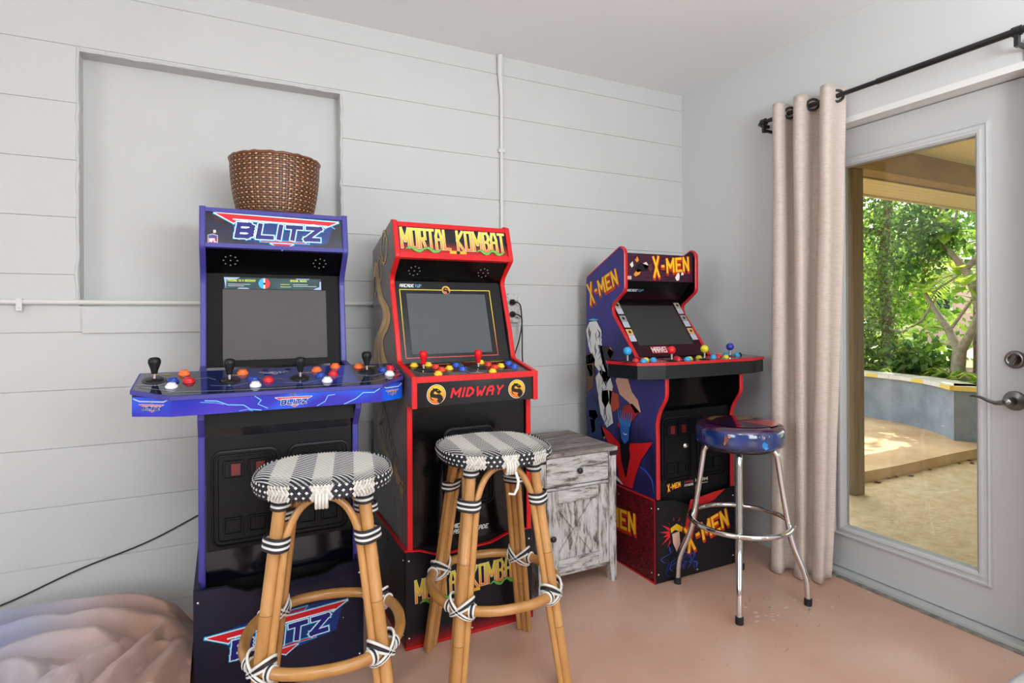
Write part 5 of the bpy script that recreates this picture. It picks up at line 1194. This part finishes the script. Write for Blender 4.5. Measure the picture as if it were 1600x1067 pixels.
for i in range(9):
    x = 4.15+random.random()*1.6; y = 2.575-random.random()*.07; k = MB(); s_ = random.uniform(.012, .035); a = random.uniform(0, PI)
    P = [(x+s_*math.cos(a+t)*(1 if t in (0, PI) else .45), y+s_*math.sin(a+t)*(1 if t in (0, PI) else .45), GZ+.004+.006*(q % 2)) for q, t in enumerate((0, PI/3, 2*PI/3, PI, 4*PI/3, 5*PI/3))]
    k.prism(P, [(a_, b_, c_+.0015) for a_, b_, c_ in P], 'dead_leaf'); tag(obj('dead_leaf', k), 'dry brown leaf lying along the foot of the patio step', 'leaf', 'dead leaves along the patio step')
def planter():
    root = thing('planter_wall', 'curved blue-grey planter wall capped with white and yellow tiles behind the patio', 'planter wall', (6.2, 3.6, 0)); off = Vector((6.2, 3.6, 0))
    pb = [(6.10, 1.2), (6.00, 2.70), (5.92, 2.86), (6.07, 3.02), (6.25, 3.26), (6.37, 3.55), (6.43, 3.95), (6.42, 4.5), (6.33, 5.2), (6.15, 6.2), (5.85, 7.4)]
    n = len(pb); P = [Vector(q) for q in pb]; inn = []
    for i, q in enumerate(P):
        d = (P[min(i+1, n-1)]-P[max(i-1, 0)]).normalized(); inn.append(q+Vector((d.y, -d.x))*.22)
    k = MB()
    for i in range(n-1):
        mt = 'planter_shaded' if i < 2 else 'planter_paint'
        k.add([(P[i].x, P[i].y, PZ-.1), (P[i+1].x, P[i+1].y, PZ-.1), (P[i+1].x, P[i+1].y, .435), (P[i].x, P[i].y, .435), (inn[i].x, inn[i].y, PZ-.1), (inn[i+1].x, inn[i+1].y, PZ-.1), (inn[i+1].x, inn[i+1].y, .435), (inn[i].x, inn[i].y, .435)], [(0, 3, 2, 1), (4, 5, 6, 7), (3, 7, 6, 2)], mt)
    obj('wall_body', k, root, off=off)
    # capping tiles
    seg_ = [(P[i]).copy() for i in range(n)]; L_ = 0; random.seed(8); ct = 0
    for i in range(0, n-1):
        a, b = P[i], P[i+1]; d = (b-a); ln = d.length; d.normalize(); nn = Vector((d.y, -d.x)); m_ = max(1, round(ln/.16))
        a = a-nn*.03; b = b-nn*.03
        for q in range(m_):
            s0, s1 = a.lerp(b, q/m_)+d*.002, a.lerp(b, (q+1)/m_)-d*.002; w_ = .27
            PP = [s0, s1, s1+nn*w_, s0+nn*w_]; yl = (ct % 5 in (0, 1)) if i <= 2 else (ct % 4 == 1)
            if i <= 1: yl = True
            k = MB(); k.prism([(v.x, v.y, .435) for v in PP], [(v.x, v.y, .475) for v in PP], 'tile_yellow' if yl else 'tile_white'); k.prism([(v.x, v.y, .475) for v in PP], [(v.x, v.y, .4765) for v in PP], 'tile_white'); obj('cap_tile', k, root, off=off); ct += 1
planter()
k = MB(); k.box((6.9, -2, PZ-.1), (60, 60, -.005), 'lawn'); struct('lawn', k)
k = MB(); pts = [(6.34, 1.2), (6.24, 2.75), (6.20, 2.90), (6.30, 2.96), (6.47, 3.2), (6.60, 3.5), (6.66, 3.95), (6.65, 4.55), (6.56, 5.3), (6.38, 6.3), (6.10, 7.4), (9.0, 7.4), (9.0, 1.2)]
k.prism([(x, y, -.02) for x, y in pts], [(x, y, .40) for x, y in pts], 'soil'); tag(obj('planting_bed', k), 'raised bed of dark soil behind the tiled planter wall', 'planting bed', kind='stuff')
k = MB(); k.box((16.5, -6, -.01), (21.5, 60, .01), 'road'); struct('street', k)

def leaf_quad(k, p, s_, d, up_, cl):
    d = d.normalized(); sd = d.cross(up_)
    if sd.length < .01: sd = d.orthogonal()
    sd.normalize(); n_ = sd.cross(d)
    k.add([p, p+d*s_*.5+sd*s_*.30+n_*s_*.05, p+d*s_, p+d*s_*.5-sd*s_*.30+n_*s_*.05], [(0, 1, 2), (0, 2, 3)], 'leaf', cl, False)
def rnd_dir(): 
    v = Vector((random.gauss(0, 1), random.gauss(0, 1), random.gauss(0, 1))); return v.normalized()
def cloud(k, cen, rad, n, s_, cols, dens=1.0):
    cen = Vector(cen)
    for _ in range(n):
        v = rnd_dir()*(random.random()**.45); p = cen+Vector((v.x*rad[0], v.y*rad[1], v.z*rad[2]))
        leaf_quad(k, p, s_*random.uniform(.6, 1.3), rnd_dir()+Vector((0, 0, -.3)), rnd_dir(), mix(random.choice(cols), random.choice(cols), random.random()))
dg, mg, lg_, yg, og = c('#456930'), c('#688f3e'), c('#92bb4c'), c('#d6ea5c'), c('#98a468')
def column_tree():
    random.seed(31); root = thing('ivy_covered_tree', 'slim dark trunk wrapped in climbing green vine, nearest the porch post beyond the planter', 'tree', (7.25, 4.25, .4)); off = Vector((7.25, 4.25, .4))
    k = MB(); k.tube([(7.25, 4.25, .3), (7.27, 4.22, 1.0), (7.24, 4.27, 1.7), (7.26, 4.2, 2.4), (7.2, 4.3, 3.6)], [.085, .06, .055, .05, .045], 'bark', n=12); k.tube([(7.25, 4.24, 2.1), (7.0, 4.6, 2.25), (6.6, 5.1, 2.32)], [.04, .035, .03], 'bark', n=8); obj('trunk', k, root, off=off)
    k = MB()
    for z, r, n in ((.65, .40, 700), (1.0, .30, 640), (1.35, .30, 680), (1.7, .38, 800), (2.05, .42, 860), (2.4, .46, 900), (2.8, .5, 600)):
        cloud(k, (7.22+random.uniform(-.06, .06), 4.22+random.uniform(-.08, .06), z), (r, r, .26), n, .052, [dg, mg, og, lg_])
    for z, x, y_ in ((2.2, 7.0, 3.72), (1.9, 7.05, 3.62), (2.45, 7.1, 3.60), (1.65, 7.0, 3.75), (2.0, 7.0, 3.45)): cloud(k, (x, y_, z), (.3, .28, .22), 420, .065, [dg, mg, lg_, c('#4d7a38')])
    for z, x, y_ in ((2.45, 7.0, 4.7), (2.2, 7.1, 4.75), (1.5, 7.2, 4.65), (1.0, 7.2, 4.6)): cloud(k, (x, y_, z), (.24, .25, .3), 260, .055, [mg, lg_, og])
    obj('foliage', k, root, off=off)
column_tree()
def frangipani():
    random.seed(12); root = thing('frangipani_tree', 'pale forked bare-limbed tree growing behind the planter wall at the right', 'tree', (7.0, 3.3, .4)); off = Vector((7.0, 3.3, .4)); X = 7.0
    k = MB()
    def br(P, R): k.tube([(X+dx, y_, z) for dx, y_, z in P], [q*.78 for q in R], 'bark_pale', n=10)
    # coordinates (dx, y, z) read from the garden layout
    br([(0, 3.34, .20), (0, 3.34, .55), (0, 3.32, .78)], [.10, .085, .08])
    br([(0, 3.33, .72), (.03, 3.44, .95), (.02, 3.56, 1.16), (.0, 3.66, 1.36)], [.06, .048, .036, .026])
    br([(0, 3.31, .74), (-.02, 3.20, .95), (-.03, 3.12, 1.15)], [.065, .05, .045])
    br([(-.03, 3.12, 1.15), (-.02, 3.16, 1.35), (-.01, 3.24, 1.55), (.02, 3.36, 1.72), (.0, 3.46, 1.86), (.02, 3.50, 2.1), (0, 3.48, 2.5)], [.062, .060, .056, .046, .040, .036, .03])
    br([(-.01, 3.26, 1.60), (.0, 3.14, 1.74), (.0, 3.02, 1.90)], [.042, .034, .03])
    br([(.05, 3.42, .98), (-.02, 3.26, 1.18), (-.03, 3.18, 1.3)], [.022, .019, .016])
    br([(.02, 3.60, 1.36), (.06, 3.42, 1.5), (.05, 3.3, 1.58)], [.014, .012, .010])
    br([(.0, 3.47, 1.95), (.0, 3.36, 2.15), (.0, 3.30, 2.4)], [.02, .016, .012])
    br([(.0, 3.55, 1.30), (.1, 3.75, 1.05), (.1, 3.95, .92), (.1, 4.1, .95)], [.014, .02, .018, .012])
    obj('trunk', k, root, off=off)
    k = MB()
    for (dx, y_, z), n in (((0, 3.48, 2.05), 16), ((0, 3.05, 1.95), 12), ((-.1, 3.22, 1.42), 12), ((0, 3.66, 1.4), 14), ((.1, 3.4, 1.55), 10), ((0, 3.7, 1.0), 10), ((-.1, 3.1, 1.25), 8)):
        for i in range(n):
            d = rnd_dir(); d.z = d.z*.4+.1; leaf_quad(k, Vector((X+dx, y_, z))+d*.02, random.uniform(.14, .26), d, Vector((0, 0, 1)), mix(yg, lg_, random.random()))
    obj('foliage', k, root, off=off)
frangipani()
def frond(k, base, d, ln, n, s_, cols, droop=.5):
    base = Vector(base); d = Vector(d).normalized(); P = []
    for i in range(n+1):
        t = i/n; P.append(base+d*ln*t+Vector((0, 0, -droop*ln*t*t)))
    k.tube(P[::3]+[P[-1]], .006, 'leaf', cols[0], n=5)
    for i in range(1, n):
        ax = (P[min(i+1, n)]-P[i-1]).normalized(); sd = ax.cross(Vector((0, 0, 1))).normalized(); t = i/n; l2 = s_*math.sin(PI*(.12+.85*t))
        for sg in (-1, 1):
            e = P[i]+(sd*sg*.85+ax*.6+Vector((0, 0, -.25))).normalized()*l2; w_ = ax*.012
            k.add([P[i]-w_, P[i]+w_, e], [(0, 1, 2)], 'leaf', mix(cols[0], cols[1], random.random()))
def palm(x, y_, z, n, ln, label, seed):
    random.seed(seed); root = thing('palm', label, 'palm', (x, y_, .35)); off = Vector((x, y_, .35)); k = MB(); k.tube([(x, y_, .3), (x, y_, z)], [.05, .04], 'bark', n=8); obj('stem', k, root, off=off)
    k = MB()
    for i in range(n):
        a = 2*PI*i/n+random.uniform(-.3, .3); frond(k, (x, y_, z), (math.cos(a), math.sin(a), random.uniform(.3, 1.3)), ln*random.uniform(.8, 1.1), 30, .30, [mg, yg], random.uniform(.3, .8))
    obj('fronds', k, root, off=off)
palm(8.3, 3.75, 1.5, 14, 1.3, 'feathery bright green palm behind the forked pale tree', 41)
palm(8.1, 3.1, 1.9, 13, 1.2, 'feathery palm with drooping fronds at the right edge of the garden', 42)
palm(8.0, 4.7, .7, 12, .8, 'low feathery palm in the bed to the left of the forked tree', 43)
def bush(x, y_, z, r, n, s_, cols, label, seed, zs=1.0):
    random.seed(seed); root = thing('shrub', label, 'shrub', (x, y_, z-r*zs)); off = Vector((x, y_, z-r*zs)); k = MB(); k.tube([(x, y_, z-r*zs), (x, y_, z)], [.03, .02], 'bark', n=8); obj('stem', k, root, off=off)
    k = MB(); 
    for _ in range(7): v = rnd_dir()*r*.45; cloud(k, (x+v.x, y_+v.y, z+v.z*zs), (r*.7, r*.7, r*.7*zs), n//7, s_, cols)
    obj('foliage', k, root, off=off)
bush(6.95, 4.55, .66, .42, 900, .08, [dg, mg, lg_], 'leafy dark green shrub spilling over the planter wall below the vine tree', 51, .75)
bush(7.0, 3.75, .62, .36, 700, .10, [mg, dg, lg_], 'shrub of strappy green leaves on the planter wall between the two trees', 52, .7)
bush(7.3, 2.75, .66, .45, 700, .12, [mg, yg, lg_], 'bright green shrub at the right end of the planter', 53, .7)
bush(11.5, 6.2, 1.6, 1.5, 3200, .14, [lg_, yg, mg], 'large sunlit yellow-green shrub beyond the lawn, left of the vine tree', 54)
bush(11.8, 4.4, 2.9, 1.5, 3200, .14, [mg, lg_, dg], 'tall mid green shrub crown behind the palm', 55, 1.0)
bush(12.5, 8.6, 3.0, 1.7, 2600, .16, [lg_, mg, yg], 'broad green shrub crown at the far left of the garden', 56)
bush(11.0, 2.9, 1.5, 1.1, 1800, .13, [mg, dg, lg_], 'dark green shrub beyond the right end of the planter', 57)
bush(14.5, 6.3, 4.2, 2.0, 2400, .2, [lg_, yg], 'high sunlit shrub crown against the sky', 58)
# canopy that dapples the patio
random.seed(61); root = thing('shade_tree', 'tall leafy tree whose canopy hangs over the patio and dapples it', 'tree', (8.6, 6.6, 0)); off = Vector((8.6, 6.6, 0))
k = MB(); k.tube([(8.6, 6.6, 0), (8.6, 6.2, 2.4), (8.7, 4.8, 4.4), (8.9, 3.4, 4.9)], [.16, .13, .1, .05], 'bark', n=10); obj('trunk', k, root, off=off)
k = MB()
for x, y_, z in ((7.6, 4.9, 4.5), (8.6, 4.6, 4.6), (9.5, 4.4, 4.9), (7.0, 5.2, 4.5), (8.3, 5.4, 4.8), (9.6, 5.6, 5.0), (10.3, 3.3, 4.8), (6.9, 3.9, 4.4)): cloud(k, (x, y_, z), (.8, .8, .4), 620, .13, [mg, lg_, dg])
for _ in range(75): leaf_quad(k, Vector((random.uniform(7.6, 9.9), random.uniform(2.85, 3.75), random.uniform(4.3, 4.8))), random.uniform(.14, .26), rnd_dir(), rnd_dir(), mix(mg, lg_, random.random()))
obj('foliage', k, root, off=off)
def leaf_strap(x, y_, z, n, ln, label, seed):
    random.seed(seed); k = MB()
    for i in range(n):
        a = random.uniform(0, 2*PI); d = Vector((math.cos(a), math.sin(a), random.uniform(.5, 1.8))).normalized(); P = [Vector((x, y_, z))+d*ln*t+Vector((0, 0, -ln*.6*t*t)) for t in (0, .25, .5, .75, 1)]; sd = d.cross(Vector((0, 0, 1))).normalized(); cl = mix(mg, yg, random.random()); V = []
        for q, w_ in zip(P, (.012, .024, .026, .018, .002)): V += [q-sd*w_, q+sd*w_]
        k.add(V, [(2*m_, 2*m_+2, 2*m_+3, 2*m_+1) for m_ in range(4)], 'leaf', cl, True)
    tag(obj('strap_leaf_plant', k), label, 'plant')
leaf_strap(6.85, 3.35, .42, 26, .42, 'clump of arching strap leaves at the foot of the forked pale tree', 71)
leaf_strap(6.80, 4.05, .42, 26, .40, 'clump of arching strap leaves midway along the planter wall', 72)
leaf_strap(6.6, 2.95, .42, 22, .45, 'clump of arching strap leaves at the right corner of the planter', 73)
# house and car across the street
off = Vector((25, 12, 0)); root = thing('house', 'pink stucco house across the street glimpsed through the leaves', 'house', off)
k = MB(); k.box((24, 5, 0), (30, 19, 2.9), 'pink_stucco'); obj('wall', k, root, off=off)
k = MB(); k.prism([(23.4, 4.6, 2.9), (30.6, 4.6, 2.9), (27, 4.6, 4.4)], [(23.4, 19.4, 2.9), (30.6, 19.4, 2.9), (27, 19.4, 4.4)], 'roof_grey'); obj('roof', k, root, off=off)
for y_ in (8.2, 11.6, 15.5):
    k = MB(); k.box((23.95, y_, 1.0), (24.02, y_+1.3, 2.2), 'white_trim'); wn_ = obj('window', k, root, off=off); k = MB(); k.box((23.93, y_+.08, 1.08), (23.96, y_+1.22, 2.12), 'dark_glass'); obj('pane', k, wn_, off=off)
off = Vector((17.6, 13.3, 0)); root = thing('car', 'dark blue car parked in the street, just showing beside the porch post', 'car', off)
k = MB(); pr = [(-2.1, .35), (-2.1, .75), (-1.9, .88), (-1.15, .95), (-.55, 1.40), (.75, 1.42), (1.45, .98), (2.0, .90), (2.15, .7), (2.15, .35)]
k.prism([(17.6-.85, 13.3+a, b) for a, b in pr], [(17.6+.85, 13.3+a, b) for a, b in pr], 'car_blue'); obj('car_body', k, root, off=off, bevel=.03)
for xs in (-.857, .857):
    k = MB(); k.prism([(17.6+xs, 13.3+a, b) for a, b in ((-1.0, .98), (-.5, 1.34), (.7, 1.36), (1.25, 1.0))], [(17.6+xs*1.008, 13.3+a, b) for a, b in ((-1.0, .98), (-.5, 1.34), (.7, 1.36), (1.25, 1.0))], 'dark_glass'); obj('side_window', k, root, off=off)
    for wy in (-1.35, 1.35): k = MB(); k.lathe((17.6+xs*.95, 13.3+wy, .33), (1 if xs > 0 else -1, 0, 0), [(.33, -.1), (.33, .06), (.2, .07), (0, .06)], 'rubber', n=24); obj('wheel', k, root, off=off)
